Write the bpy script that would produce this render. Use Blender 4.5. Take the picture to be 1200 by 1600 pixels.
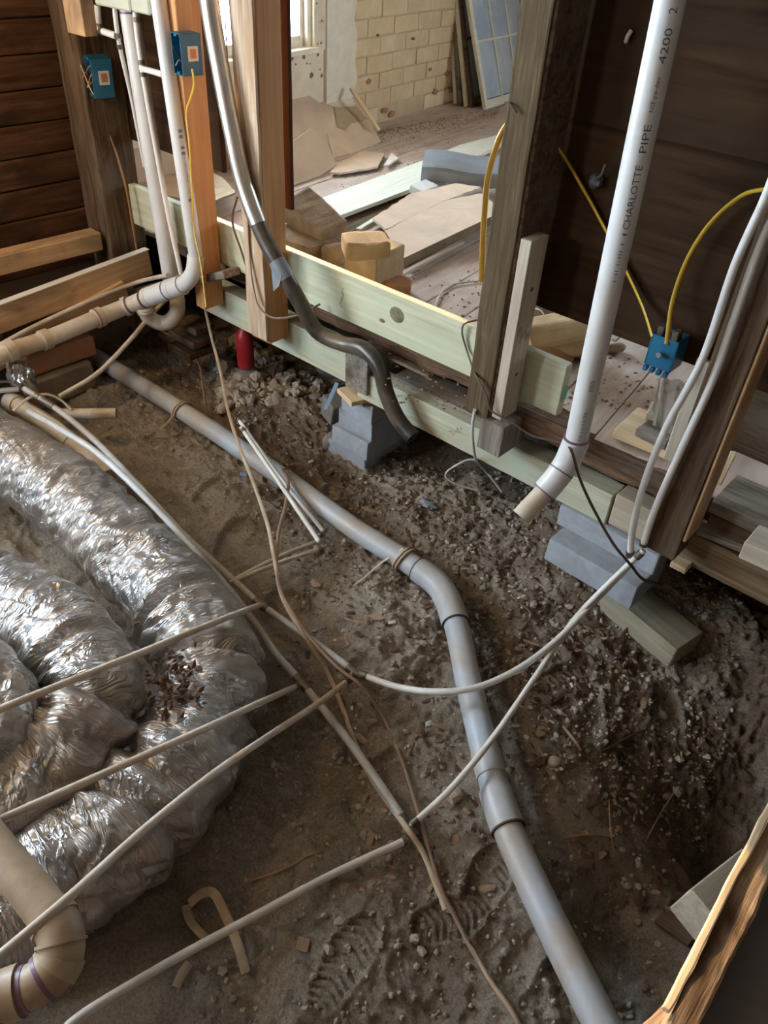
import bpy, bmesh, math, random
import numpy as np
from mathutils import Vector, Matrix, noise as mnoise
for o in list(bpy.data.objects): bpy.data.objects.remove(o)
SC = bpy.context.scene; COL = SC.collection
random.seed(7); RNG = np.random.default_rng(11)

# ------------------------------------------------------------------ camera
F = 1202.0; CAMH = 2.03
_A = np.array([-1795, -1092, 1202.]); _A /= np.linalg.norm(_A)
_N = np.array([-105, 1495, 1202.]); _N -= _A*(_A@_N); _N /= np.linalg.norm(_N)
_B = np.cross(_A, _N); _B /= np.linalg.norm(_B)
if _B[2] < 0: _B = -_B
ROT = np.array([-_A, _B, -_N]); CPOS = np.array([0, 0, CAMH])
cd = bpy.data.cameras.new('camera'); cam = bpy.data.objects.new('camera', cd); COL.objects.link(cam)
cd.sensor_fit = 'VERTICAL'; cd.sensor_height = 36; cd.lens = 36*F/1600; cd.clip_start = 0.02
M4 = np.eye(4); M4[:3, 0] = ROT[:, 0]; M4[:3, 1] = -ROT[:, 1]; M4[:3, 2] = -ROT[:, 2]; M4[:3, 3] = CPOS
cam.matrix_world = Matrix(M4.tolist()); SC.camera = cam

# ------------------------------------------------------------------ light
vs = SC.view_settings; vs.view_transform = 'Standard'; vs.look = 'None'; vs.gamma = 1; vs.use_curve_mapping = False
vs.exposure = 0.6
w = bpy.data.worlds.new('world'); SC.world = w; w.use_nodes = True
bg = w.node_tree.nodes['Background']; bg.inputs[0].default_value = (0.68, 0.84, 1.0, 1); bg.inputs[1].default_value = 21.0
def lamp(name, kind, loc, direction, energy, color, size=None, size_y=None, portal=False):
    l = bpy.data.lights.new(name, kind); o = bpy.data.objects.new(name, l); COL.objects.link(o)
    l.energy = energy; l.color = color
    if kind == 'AREA':
        l.shape = 'RECTANGLE'; l.size = size; l.size_y = size_y or size
        if portal: l.cycles.is_portal = True
    if kind == 'SUN': l.angle = math.radians(0.9)
    o.location = loc; o.rotation_euler = Vector(direction).to_track_quat('-Z', 'Y').to_euler()
    return o
lamp('sun', 'SUN', (-8, 7, 5), (1.0, -0.66, -0.30), 7, (1.0, 0.66, 0.34))
XW, YW0, YW1, ZW0, ZW1 = -3.66, -1.25, 1.0, 1.0, 2.7       # left window of the front room
lamp('portal_left', 'AREA', (XW-0.06, (YW0+YW1)/2, (ZW0+ZW1)/2), (1, 0, 0), 1, (1, 1, 1), ZW1-ZW0, YW1-YW0, True)
lamp('portal_back_a', 'AREA', (-4.52, 3.45, 1.95), (1, 0.15, 0), 1, (1, 1, 1), 1.5, 1.5, True)
lamp('portal_back_b', 'AREA', (-0.3, 7.80, 1.85), (0, -1, 0), 1, (1, 1, 1), 1.6, 1.2, True)
lamp('portal_near', 'AREA', (-3.0, -2.57, 2.05), (0, 1, 0), 1, (1, 1, 1), 0.7, 1.1, True)
# warm work lamps out of frame, inferred from warm light on ducts and siding
lamp('work_bulb', 'AREA', (-2.3, -0.7, 2.5), (0.2, 0.45, -1), 5, (1.0, 0.62, 0.26), 0.16)
lamp('work_bulb_corner', 'AREA', (-3.2, 0.85, 1.9), (0.15, 0.8, -0.75), 5.5, (1.0, 0.66, 0.30), 0.14)

# ------------------------------------------------------------------ pixels to points (design aid: every point gets a real plane)
def ray(px, py): return ROT@np.array([(px-600)/F, (py-800)/F, 1.])
def p(px, py, **k):
    (a, v), = k.items(); i = 'xyz'.index(a); d = ray(px, py); t = (v-CPOS[i])/d[i]
    return CPOS+t*d
def proj(q):
    c = ROT.T@(np.array(q)-CPOS); return 600+F*c[0]/c[2], 800+F*c[1]/c[2], c[2]
def rad(px, q): return 0.5*px*proj(q)[2]/F

# ------------------------------------------------------------------ the lie of the dirt
_T = RNG.random((256, 256))
def vn(x, y, s=0):
    x = np.asarray(x, float)+s*17.31; y = np.asarray(y, float)+s*9.73
    xi = np.floor(x).astype(int); yi = np.floor(y).astype(int); fx = x-xi; fy = y-yi
    fx = fx*fx*fx*(fx*(fx*6-15)+10); fy = fy*fy*fy*(fy*(fy*6-15)+10)
    a = _T[xi & 255, yi & 255]; b = _T[(xi+1) & 255, yi & 255]; c = _T[xi & 255, (yi+1) & 255]; d = _T[(xi+1) & 255, (yi+1) & 255]
    return (a*(1-fx)+b*fx)*(1-fy)+(c*(1-fx)+d*fx)*fy - 0.5
def sst(a, b, v):
    t = np.clip((v-a)/(b-a), 0, 1); return t*t*(3-2*t)
def bump(x, y, cx, cy, rx, ry, ang=0):
    c, s = math.cos(ang), math.sin(ang); u = ((x-cx)*c+(y-cy)*s)/rx; v = (-(x-cx)*s+(y-cy)*c)/ry
    return np.exp(-(u*u+v*v))
PIPE_PX = [(120, 540), (285, 642), (430, 738), (560, 830), (640, 880), (688, 918), (712, 975), (735, 1080), (765, 1200), (790, 1285), (850, 1420), (950, 1620)]
def seg_dist(x, y, pts):
    best = np.full(np.shape(x), 9.0); side = np.zeros(np.shape(x))
    for a, b in zip(pts[:-1], pts[1:]):
        d = b-a; L = d@d; t = np.clip(((x-a[0])*d[0]+(y-a[1])*d[1])/L, 0, 1)
        ex = x-a[0]-t*d[0]; ey = y-a[1]-t*d[1]; dd = np.hypot(ex, ey); m = dd < best
        best = np.where(m, dd, best); side = np.where(m, np.sign(d[0]*ey-d[1]*ex), side)
    return best, side
PIPE_XY = [p(a, b, z=0.06)[:2] for a, b in PIPE_PX]
PRINTS = [(762, 1375, 100, 0.125), (540, 1510, 100, 0.13), (1050, 1115, 130, 0.13), (880, 1065, 60, 0.11), (365, 835, 115, 0.13), (700, 1440, 60, 0.10), (455, 935, 30, 0.10), (960, 985, 75, 0.1), (330, 770, 110, 0.11), (1000, 1180, 120, 0.11)]
def ground_base(x, y):
    x = np.asarray(x, float); y = np.asarray(y, float)
    h = 0.075*vn(x*1.3, y*1.3, 1)+0.05*vn(x*3.1, y*3.1, 2)
    h = h+0.17*bump(x, y, -0.75, 2.32, 0.42, 0.30)                      # rise at the right hand blocks
    h = h+0.10*bump(x, y, 0.05, 2.25, 0.4, 0.2)
    h = h+0.07*bump(x, y, -2.45, 2.25, 0.40, 0.20)                      # clods by the sill
    h = h-0.34*bump(x, y, 0.16, 1.66, 0.30, 0.27)                       # hole at the right
    h = h-0.13*bump(x, y, -0.02, 1.12, 0.17, 0.26, 0.5)                  # trench beside the pipe
    h = h+0.045*bump(x, y, -0.55, 0.75, 0.22, 0.2)
    d, s = seg_dist(x, y, PIPE_XY)
    far = sst(-2.2, -1.2, x)
    h = h*(0.25+0.75*sst(0.03, 0.22, d))                                # the pipe's bed is level
    h = h-0.045*far*np.exp(-((d-0.09)/0.07)**2)*(s > 0)                   # slot along its far side
    return h
def ground_fine(x, y):
    h = 0.032*vn(x*9, y*9, 3)+0.020*vn(x*19, y*19, 4)+0.014*vn(x*41, y*41, 5)+0.010*vn(x*90, y*90, 6)
    r = 1-np.abs(2*vn(x*7+2.2*vn(x*5, y*5, 8), y*7, 7)); h = h+0.020*(r*r-0.5)       # scuffed ridges
    rough = sst(1.35, 1.75, y+0.35*vn(x*2.2, y*2.2, 9))
    h = h+rough*(0.020*np.abs(2*vn(x*30, y*30, 10))+0.016*np.abs(2*vn(x*62, y*62, 11)))
    smooth = sst(0.05, 0.35, vn(x*1.7, y*1.7, 12)+0.15)
    return h*(1-0.35*smooth)
def prints(x, y, h):
    for (px, py, ang, L) in PRINTS:
        c = p(px, py, z=0.0); a = math.radians(ang)
        u = ((x-c[0])*math.cos(a)+(y-c[1])*math.sin(a)); v = (-(x-c[0])*math.sin(a)+(y-c[1])*math.cos(a))
        wv = 0.044*(1+0.25*np.cos(u/L*2.2)-0.16*np.exp(-((u+0.3*L)/(0.3*L))**2))
        q = (u/L)**4+(v/wv)**2; m = 1-sst(0.80, 1.06, q); rim = np.exp(-((q-1.25)/0.30)**2)
        tread = 0.0055*np.sin(2*np.pi*(u/0.021+0.9*np.abs(v)/0.044))*(np.abs(u) > 0.012)
        h = h*(1-m)+m*(0.25*h+0.75*float(ground_base(c[0], c[1]))-0.010+0.8*tread*(0.35+1.3*np.clip(vn(x*14, y*14, 31)+0.5, 0, 1)))+0.006*rim*(1-m)
    return h
def ground(x, y):
    return prints(x, y, ground_base(x, y)+ground_fine(x, y))
def gz(x, y): return float(ground(np.array([x]), np.array([y]))[0])
def g(px, py, off=0.0):
    z = 0.0
    for _ in range(8):
        q = p(px, py, z=z+off); z = gz(q[0], q[1])
    return p(px, py, z=z+off)

# ------------------------------------------------------------------ materials
def nodes(name):
    m = bpy.data.materials.new(name); m.use_nodes = True; nt = m.node_tree; b = nt.nodes['Principled BSDF']; return m, nt, b
def N(nt, t, **k):
    n = nt.nodes.new(t)
    for a, v in k.items():
        if a.startswith('i_'): n.inputs[a[2:].replace('_', ' ')].default_value = v
        else: setattr(n, a, v)
    return n
def ramp(nt, fac, stops):
    r = N(nt, 'ShaderNodeValToRGB'); e = r.color_ramp.elements
    while len(e) < len(stops): e.new(0.5)
    for el, (pos, c) in zip(e, stops): el.position = pos; el.color = (*c, 1) if len(c) == 3 else c
    nt.links.new(fac, r.inputs[0]); return r.outputs[0]
def mixc(nt, fac, a, b, mode='MIX'):
    n = N(nt, 'ShaderNodeMix', data_type='RGBA', blend_type=mode)
    for i, v in ((0, fac), (6, a), (7, b)):
        if hasattr(v, 'is_output'): nt.links.new(v, n.inputs[i])
        elif i: n.inputs[i].default_value = (*v, 1)
        else: n.inputs[0].default_value = v
    return n.outputs[2]
def coords(nt, scale, rnd=True):
    tc = N(nt, 'ShaderNodeTexCoord'); mp = N(nt, 'ShaderNodeMapping'); mp.inputs['Scale'].default_value = scale
    if rnd:
        oi = N(nt, 'ShaderNodeObjectInfo'); ml = N(nt, 'ShaderNodeMath', operation='MULTIPLY'); ml.inputs[1].default_value = 37.0
        nt.links.new(oi.outputs['Random'], ml.inputs[0]); va = N(nt, 'ShaderNodeVectorMath', operation='ADD')
        nt.links.new(tc.outputs['Object'], va.inputs[0]); nt.links.new(ml.outputs[0], va.inputs[1]); nt.links.new(va.outputs[0], mp.inputs[0])
    else: nt.links.new(tc.outputs['Object'], mp.inputs[0])
    return mp.outputs[0]
def noise(nt, vec, scale, detail=4, dist=0.0, rough=0.55):
    n = N(nt, 'ShaderNodeTexNoise'); n.inputs['Scale'].default_value = scale; n.inputs['Detail'].default_value = detail
    n.inputs['Distortion'].default_value = dist; n.inputs['Roughness'].default_value = rough; nt.links.new(vec, n.inputs['Vector']); return n.outputs[0]
def bumpn(nt, b, h, strength, dist=0.01):
    n = N(nt, 'ShaderNodeBump'); n.inputs['Strength'].default_value = strength; n.inputs['Distance'].default_value = dist
    nt.links.new(h, n.inputs['Height']); nt.links.new(n.outputs[0], b.inputs['Normal'])
def wood(name, dark, light, grain=1.0, rough=0.75, blotch=None, bstr=0.35, lines=0.5):
    """grain runs along the object's own X"""
    m, nt, b = nodes(name)
    v = coords(nt, (1.6*grain, 22*grain, 22*grain)); a = noise(nt, v, 1.6, 6, 0.9)
    v2 = coords(nt, (3*grain, 95*grain, 95*grain)); f = noise(nt, v2, 1.0, 3, 0.2)
    mx = N(nt, 'ShaderNodeMix', data_type='FLOAT'); mx.inputs[0].default_value = 0.35; nt.links.new(a, mx.inputs[2]); nt.links.new(f, mx.inputs[3])
    c = ramp(nt, mx.outputs[0], [(0.34, dark), (0.5, tuple(0.5*(i+j) for i, j in zip(dark, light))), (0.64, light)])
    if blotch:
        v3 = coords(nt, (2.0, 5, 5)); k = noise(nt, v3, 1.5, 5, 0.4); kk = ramp(nt, k, [(0.48, (0, 0, 0)), (0.66, (1, 1, 1))])
        c = mixc(nt, kk, c, blotch)
    nt.links.new(c, b.inputs['Base Color']); b.inputs['Roughness'].default_value = rough; b.inputs['Specular IOR Level'].default_value = 0.12 if rough >= 0.8 else 0.35; bumpn(nt, b, mx.outputs[0], bstr, 0.006)
    return m
def plain(name, col, rough=0.5, dirt=None, damt=0.5, metallic=0.0, scale=9.0, bstr=0.0, dscale=None):
    m, nt, b = nodes(name); v = coords(nt, (1, 1, 1)); a = noise(nt, v, scale, 6, 0.3)
    lo = tuple(c*0.86 for c in col); c = ramp(nt, a, [(0.35, lo), (0.65, col)])
    if dirt:
        k = noise(nt, v, dscale or scale*0.7, 8, 0.6, 0.65); kk = ramp(nt, k, [(0.62-damt*0.5, (0, 0, 0)), (0.80-damt*0.35, (1, 1, 1))]); c = mixc(nt, kk, c, dirt)
    nt.links.new(c, b.inputs['Base Color']); b.inputs['Roughness'].default_value = rough; b.inputs['Metallic'].default_value = metallic
    if bstr: bumpn(nt, b, noise(nt, v, scale*8, 5), bstr, 0.004)
    return m
MT = {}
MT['pt'] = wood('treated_lumber', (0.45, 0.45, 0.30), (0.66, 0.67, 0.48), 0.7, 0.7, (0.55, 0.58, 0.42), 0.2)
MT['ptwet'] = wood('treated_beam', (0.38, 0.36, 0.25), (0.62, 0.61, 0.46), 0.8, 0.7, (0.47, 0.51, 0.39), 0.25)
MT['ptgrey'] = wood('dusty_treated_offcut', (0.27, 0.235, 0.17), (0.44, 0.39, 0.29), 0.8, 0.8, (0.33, 0.30, 0.22), 0.3)
MT['roughfir'] = wood('rough_sawn_fir', (0.34, 0.23, 0.15), (0.64, 0.51, 0.38), 1.2, 0.85, (0.44, 0.29, 0.17), 0.6)
MT['ptbrown'] = wood('brown_grained_beam', (0.09, 0.055, 0.03), (0.36, 0.25, 0.14), 0.9, 0.7, None, 0.3)
MT['fir'] = wood('fir_stud', (0.42, 0.20, 0.075), (0.60, 0.33, 0.14), 0.6, 0.65, None, 0.15)
MT['newpine'] = wood('new_pine', (0.60, 0.43, 0.25), (0.80, 0.63, 0.41), 0.7, 0.65, None, 0.15)
MT['greypine'] = wood('dusty_pine', (0.36, 0.29, 0.21), (0.56, 0.48, 0.37), 0.7, 0.75, None, 0.25)
MT['old'] = wood('old_rough_timber', (0.045, 0.027, 0.017), (0.17, 0.110, 0.068), 1.0, 0.85, (0.16, 0.12, 0.085), 0.8)
MT['oldgrey'] = wood('old_grey_timber', (0.055, 0.037, 0.020), (0.19, 0.138, 0.080), 1.1, 0.9, (0.095, 0.066, 0.038), 1.0)
MT['stubgrey'] = wood('weathered_end_grain', (0.15, 0.125, 0.10), (0.36, 0.32, 0.27), 1.5, 0.9, (0.12, 0.09, 0.07), 0.8)
MT['dark'] = wood('dark_sheathing', (0.016, 0.0075, 0.0035), (0.060, 0.031, 0.014), 0.5, 0.9, (0.04, 0.022, 0.011), 0.5)
MT['siding'] = wood('stained_siding', (0.045, 0.020, 0.010), (0.135, 0.065, 0.032), 0.7, 0.8, (0.04, 0.020, 0.012), 0.5)
MT['lath'] = wood('red_lath', (0.045, 0.02, 0.013), (0.085, 0.038, 0.024), 0.8, 0.8)
MT['joist'] = wood('joist_pine', (0.42, 0.25, 0.12), (0.66, 0.44, 0.25), 0.6, 0.75, (0.30, 0.19, 0.11), 0.25)
MT['rot'] = wood('rotten_wood', (0.04, 0.026, 0.018), (0.24, 0.14, 0.085), 1.3, 0.95, (0.09, 0.065, 0.05), 1.0)
MT['floorb'] = wood('dusty_floorboard', (0.42, 0.32, 0.26), (0.56, 0.45, 0.38), 0.5, 0.85, (0.60, 0.51, 0.44), 0.15)
MT['whiteplank'] = wood('white_painted_plank', (0.66, 0.63, 0.50), (0.84, 0.82, 0.70), 0.7, 0.6, (0.74, 0.70, 0.55), 0.1)
MT['raw'] = wood('splintered_edge', (0.20, 0.125, 0.07), (0.52, 0.38, 0.25), 1.2, 0.85, (0.10, 0.06, 0.035), 0.9)
MT['greyfloor'] = plain('dusty_grey_floor', (0.17, 0.16, 0.155), 0.85, (0.22, 0.19, 0.17), 0.4, 0, 6)
MT['pvc'] = plain('white_pvc', (0.68, 0.67, 0.655), 0.32, (0.62, 0.58, 0.52), 0.25, 0, 5)
MT['pvcdirty'] = plain('muddy_pvc', (0.70, 0.64, 0.55), 0.45, (0.47, 0.35, 0.23), 0.45, 0, 7)
MT['pvcbrown'] = plain('brown_stained_pvc', (0.52, 0.41, 0.29), 0.45, (0.33, 0.235, 0.15), 0.5, 0, 6)
MT['pvcgrey'] = plain('dusty_grey_pipe', (0.46, 0.51, 0.57), 0.42, (0.42, 0.36, 0.30), 0.46, 0, 6)
MT['pex'] = plain('white_pex', (0.80, 0.79, 0.76), 0.35, (0.66, 0.60, 0.52), 0.25, 0, 8)
MT['pexdirty'] = plain('dusty_pex', (0.68, 0.62, 0.54), 0.5, (0.48, 0.38, 0.28), 0.45, 0, 9)
MT['pexgrey'] = plain('grey_pex', (0.60, 0.63, 0.66), 0.4, (0.42, 0.36, 0.29), 0.45, 0, 8)
MT['fitting'] = plain('dull_brass_fitting', (0.16, 0.14, 0.12), 0.45, (0.30, 0.25, 0.19), 0.35, 0.6, 20)
MT['primer'] = plain('purple_primer', (0.20, 0.11, 0.18), 0.4)
MT['socket'] = plain('pipe_bore', (0.09, 0.06, 0.045), 0.8)
MT['romexw'] = plain('cream_cable', (0.60, 0.51, 0.38), 0.5, (0.42, 0.30, 0.20), 0.45, 0, 10)
MT['romexp'] = plain('dusty_pink_cable', (0.44, 0.29, 0.22), 0.5, (0.34, 0.25, 0.18), 0.45, 0, 10)
MT['romexb'] = plain('brown_cable', (0.11, 0.065, 0.05), 0.5)
MT['romexgrey'] = plain('grey_cable', (0.55, 0.52, 0.47), 0.5)
MT['romexy'] = plain('yellow_cable', (0.56, 0.36, 0.035), 0.42)
MT['romexgloss'] = plain('glossy_yellow_cable', (0.95, 0.66, 0.16), 0.22, None, 0, 0.75)  # brighter metallic yellow puts the glow into this one cable's colour
MT['romexo'] = plain('orange_cable', (0.42, 0.20, 0.07), 0.5)
MT['hose'] = plain('black_poly_hose', (0.030, 0.027, 0.024), 0.33, (0.17, 0.13, 0.09), 0.42, 0, 6)
MT['jacket'] = plain('shiny_jacket', (0.78, 0.73, 0.66), 0.30, (0.30, 0.24, 0.18), 0.2, 0.92, 6)
MT['tape'] = plain('grey_tape', (0.22, 0.24, 0.27), 0.45)
MT['bluebox'] = plain('blue_box', (0.012, 0.13, 0.24), 0.4, (0.05, 0.16, 0.24), 0.2)
MT['blue'] = plain('blue_plastic', (0.16, 0.27, 0.42), 0.45)
MT['white'] = plain('chalky_white', (0.72, 0.69, 0.64), 0.8)
MT['tag'] = plain('green_tag', (0.16, 0.50, 0.36), 0.5)
MT['ink'] = plain('grey_ink', (0.09, 0.09, 0.10), 0.7)
MT['inkblue'] = plain('blue_ink', (0.17, 0.26, 0.36), 0.7)
MT['stamp'] = plain('faded_stamp', (0.36, 0.33, 0.26), 0.8)
MT['orange'] = plain('orange_print', (0.50, 0.22, 0.08), 0.7)
MT['block'] = plain('concrete_block', (0.42, 0.455, 0.51), 0.95, (0.34, 0.35, 0.37), 0.4, 0, 25, 0.6)
MT['stone'] = plain('dusty_stone', (0.33, 0.245, 0.155), 0.95, (0.19, 0.135, 0.085), 0.45, 0, 8, 0.7)
MT['stonetan'] = plain('tan_stone', (0.50, 0.37, 0.22), 0.95, (0.37, 0.26, 0.145), 0.4, 0, 8, 0.5)
MT['stonegrey'] = plain('grey_stone', (0.27, 0.25, 0.22), 0.95, (0.17, 0.145, 0.12), 0.4, 0, 8, 0.7)
MT['redbrick'] = plain('red_brick', (0.46, 0.21, 0.11), 0.95, (0.34, 0.22, 0.15), 0.4, 0, 14, 0.5)
MT['brick'] = plain('painted_brick', (0.80, 0.62, 0.38), 0.9, (0.66, 0.47, 0.26), 0.42, 0, 6, 0.35, 3.0)
MT['mortar'] = plain('mortar', (0.66, 0.50, 0.30), 0.95, (0.50, 0.37, 0.23), 0.4, 0, 7, 0.5)
MT['plaster'] = plain('cream_wall_paint', (0.82, 0.71, 0.53), 0.7, (0.68, 0.56, 0.38), 0.2, 0, 5)
MT['chip'] = plain('bare_patch', (0.22, 0.16, 0.11), 0.9)
MT['trimw'] = plain('cream_trim', (0.84, 0.75, 0.59), 0.55)
MT['drywall'] = plain('pink_drywall', (0.69, 0.51, 0.36), 0.9, (0.55, 0.41, 0.29), 0.3, 0, 5, 0.1)
MT['paper'] = plain('torn_paper', (0.84, 0.79, 0.70), 0.9, (0.62, 0.47, 0.28), 0.45, 0, 7)
MT['gypsum'] = plain('gypsum_edge', (0.80, 0.76, 0.70), 0.9)
MT['flash'] = plain('galvanised_sheet', (0.36, 0.40, 0.44), 0.45, (0.30, 0.31, 0.30), 0.4, 0.45, 8)
MT['red'] = plain('red_paint', (0.45, 0.02, 0.03), 0.4)
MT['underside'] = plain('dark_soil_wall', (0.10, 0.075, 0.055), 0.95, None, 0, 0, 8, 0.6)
MT['ceil'] = plain('old_ceiling', (0.34, 0.25, 0.17), 0.9)
MT['inwall'] = plain('old_inner_wall', (0.30, 0.22, 0.16), 0.9)
MT['bwall'] = plain('back_room_wall', (0.74, 0.66, 0.53), 0.85)
MT['litter'] = plain('leaf_litter', (0.17, 0.105, 0.068), 0.9, (0.10, 0.06, 0.04), 0.5, 0, 30)
MT['chipwood'] = plain('wood_chip', (0.40, 0.29, 0.19), 0.9, (0.28, 0.19, 0.12), 0.4, 0, 30)
MT['strap'] = plain('wood_shaving', (0.50, 0.40, 0.28), 0.7, (0.36, 0.28, 0.19), 0.4, 0, 9)
MT['soilclod'] = plain('soil_clod', (0.46, 0.40, 0.33), 0.97, (0.32, 0.265, 0.21), 0.4, 0, 20, 0.6)
def soil():
    m, nt, b = nodes('dry_dirt'); tc = N(nt, 'ShaderNodeTexCoord'); v = tc.outputs['Object']
    a = noise(nt, v, 3.0, 8, 0.5, 0.6); c = ramp(nt, a, [(0.36, (0.40, 0.34, 0.275)), (0.52, (0.53, 0.46, 0.38)), (0.68, (0.64, 0.57, 0.48))])
    at = N(nt, 'ShaderNodeAttribute', attribute_name='humus'); c = mixc(nt, at.outputs['Fac'], c, (0.26, 0.19, 0.14))
    f = noise(nt, v, 130, 4, 0.2, 0.7); ff = ramp(nt, f, [(0.32, (0.62, 0.60, 0.58)), (0.62, (1.06, 1.06, 1.06))]); c = mixc(nt, 1.0, c, ff, 'MULTIPLY')
    nt.links.new(c, b.inputs['Base Color']); b.inputs['Roughness'].default_value = 0.97; b.inputs['Specular IOR Level'].default_value = 0.15
    h = noise(nt, v, 55, 8, 0.5, 0.75); bumpn(nt, b, h, 1.0, 0.02); return m
MT['soil'] = soil()
def foil():
    m, nt, b = nodes('foil_sleeve'); v = coords(nt, (1, 1, 1)); a = noise(nt, v, 7, 6, 0.6)
    c = ramp(nt, a, [(0.35, (0.38, 0.37, 0.36)), (0.6, (0.60, 0.60, 0.62))]); k = noise(nt, v, 3.2, 8, 0.7, 0.65)
    kk = ramp(nt, k, [(0.42, (0, 0, 0)), (0.70, (0.85, 0.85, 0.85))]); c = mixc(nt, kk, c, (0.36, 0.28, 0.20)); nt.links.new(c, b.inputs['Base Color'])
    met = ramp(nt, k, [(0.44, (0.88, 0.88, 0.88)), (0.75, (0.30, 0.30, 0.30))]); nt.links.new(met, b.inputs['Metallic'])
    r = ramp(nt, k, [(0.40, (0.27, 0.27, 0.27)), (0.72, (0.50, 0.50, 0.50))]); nt.links.new(r, b.inputs['Roughness'])
    uv = N(nt, 'ShaderNodeUVMap'); mp = N(nt, 'ShaderNodeMapping'); mp.inputs['Scale'].default_value = (30, 7.0, 1); nt.links.new(uv.outputs[0], mp.inputs[0])
    h1 = noise(nt, mp.outputs[0], 1.0, 4, 1.6, 0.5); r1 = ramp(nt, h1, [(0.40, (0, 0, 0)), (0.5, (1, 1, 1)), (0.60, (0, 0, 0))])
    h2 = noise(nt, v, 34, 4, 1.5, 0.5); s = N(nt, 'ShaderNodeMath', operation='MULTIPLY_ADD'); nt.links.new(h2, s.inputs[0]); s.inputs[1].default_value = 0.35; nt.links.new(r1, s.inputs[2])
    bumpn(nt, b, s.outputs[0], 0.5, 0.010); return m
MT['foil'] = foil()
def glass(name, tint, gloss, rough=0.03):
    m = bpy.data.materials.new(name); m.use_nodes = True; nt = m.node_tree; nt.nodes.clear()
    out = N(nt, 'ShaderNodeOutputMaterial'); t = N(nt, 'ShaderNodeBsdfTransparent'); t.inputs[0].default_value = (*tint, 1)
    gl = N(nt, 'ShaderNodeBsdfGlossy'); gl.inputs['Roughness'].default_value = rough; mx = N(nt, 'ShaderNodeMixShader'); mx.inputs[0].default_value = 0.05+gloss; nt.links.new(t.outputs[0], mx.inputs[1]); nt.links.new(gl.outputs[0], mx.inputs[2]); nt.links.new(mx.outputs[0], out.inputs[0]); return m
MT['glass'] = glass('window_glass', (0.97, 0.98, 0.98), 0.0)
MT['oldglass'] = plain('dusty_film_glass', (0.46, 0.58, 0.74), 0.15, (0.66, 0.72, 0.76), 0.4, 0.1, 4)  # blue base colour paints in the sky reflected by the panes
MT['sheet'] = glass('clear_plastic_sheet', (0.62, 0.62, 0.60), 0.30, 0.30)

# ------------------------------------------------------------------ object helpers
def setp(o, label=None, cat=None, group=None, kind=None):
    for k, v in (('label', label), ('category', cat), ('group', group), ('kind', kind)):
        if v: o[k] = v
    return o
def link(name, me, mat, parent=None, mw=None, smooth=False):
    o = bpy.data.objects.new(name, me); COL.objects.link(o)
    if mat is not None and not me.materials: me.materials.append(MT[mat] if isinstance(mat, str) else mat)
    if smooth: me.polygons.foreach_set('use_smooth', [True]*len(me.polygons))
    if mw is not None: o.matrix_world = mw
    if parent is not None:
        o.parent = parent
        bpy_mw = mw if mw is not None else Matrix.Identity(4)
        o.matrix_parent_inverse = Matrix.Identity(4); o.matrix_basis = PW[parent.name].inverted() @ bpy_mw
    PW[o.name] = mw.copy() if mw is not None else Matrix.Identity(4)
    return o
PW = {}
def thing(name, loc, label, cat, group=None):
    o = bpy.data.objects.new(name, None); COL.objects.link(o); o.location = Vector(loc); o.empty_display_size = 0.05
    PW[o.name] = Matrix.Translation(Vector(loc)); return setp(o, label, cat, group)
def pyd(vs_, fs, name='mesh'):
    me = bpy.data.meshes.new(name); me.from_pydata([tuple(v) for v in vs_], [], [tuple(f) for f in fs]); me.update(); return me
def frame(a, b, up=(0, 0, 1)):
    a = Vector(a); b = Vector(b); x = (b-a).normalized(); z = Vector(up); z = (z-x*z.dot(x)).normalized(); y = z.cross(x)
    m = Matrix((x, y, z)).transposed().to_4x4(); m.translation = (a+b)/2; return m, (b-a).length
def box_me(L, w, h, bev=0.003, rough=0.0, cuts=0, seed=0):
    bm = bmesh.new(); bmesh.ops.create_cube(bm, size=1.0)
    for v in bm.verts: v.co = Vector((v.co.x*L, v.co.y*w, v.co.z*h))
    if cuts:
        es = [e for e in bm.edges if abs((e.verts[0].co-e.verts[1].co).x) > 1e-6]; bmesh.ops.subdivide_edges(bm, edges=es, cuts=cuts, use_grid_fill=True)
    if bev: 
        es = [e for e in bm.edges if len(e.link_faces) == 2 and e.calc_face_angle(0) > 0.5]
        bmesh.ops.bevel(bm, geom=es, offset=bev, segments=1 if not cuts else 2, affect='EDGES', profile=0.6)
    if rough:
        for v in bm.verts:
            q = v.co*1.0+Vector((seed*3.1, seed*1.7, 0)); n = mnoise.noise_vector(Vector((q.x*7, q.y*14, q.z*14)))+0.5*mnoise.noise_vector(Vector((q.x*25, q.y*30, q.z*30)))
            v.co += Vector((n.x*0.8, n.y, n.z))*rough
    me = bpy.data.meshes.new('board'); bm.to_mesh(me); bm.free(); return me
SEED = [0]
def board(name, a, b, w, h, mat, up=(0, 0, 1), parent=None, bev=0.003, rough=0.0, cuts=0, off=(0, 0, 0)):
    """a timber from a to b; w across (local Y), h along up (local Z)"""
    SEED[0] += 1; m, L = frame(a, b, up); m = m @ Matrix.Translation(Vector(off))
    return link(name, box_me(L, w, h, bev, rough, cuts, SEED[0]), mat, parent, m)
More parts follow.
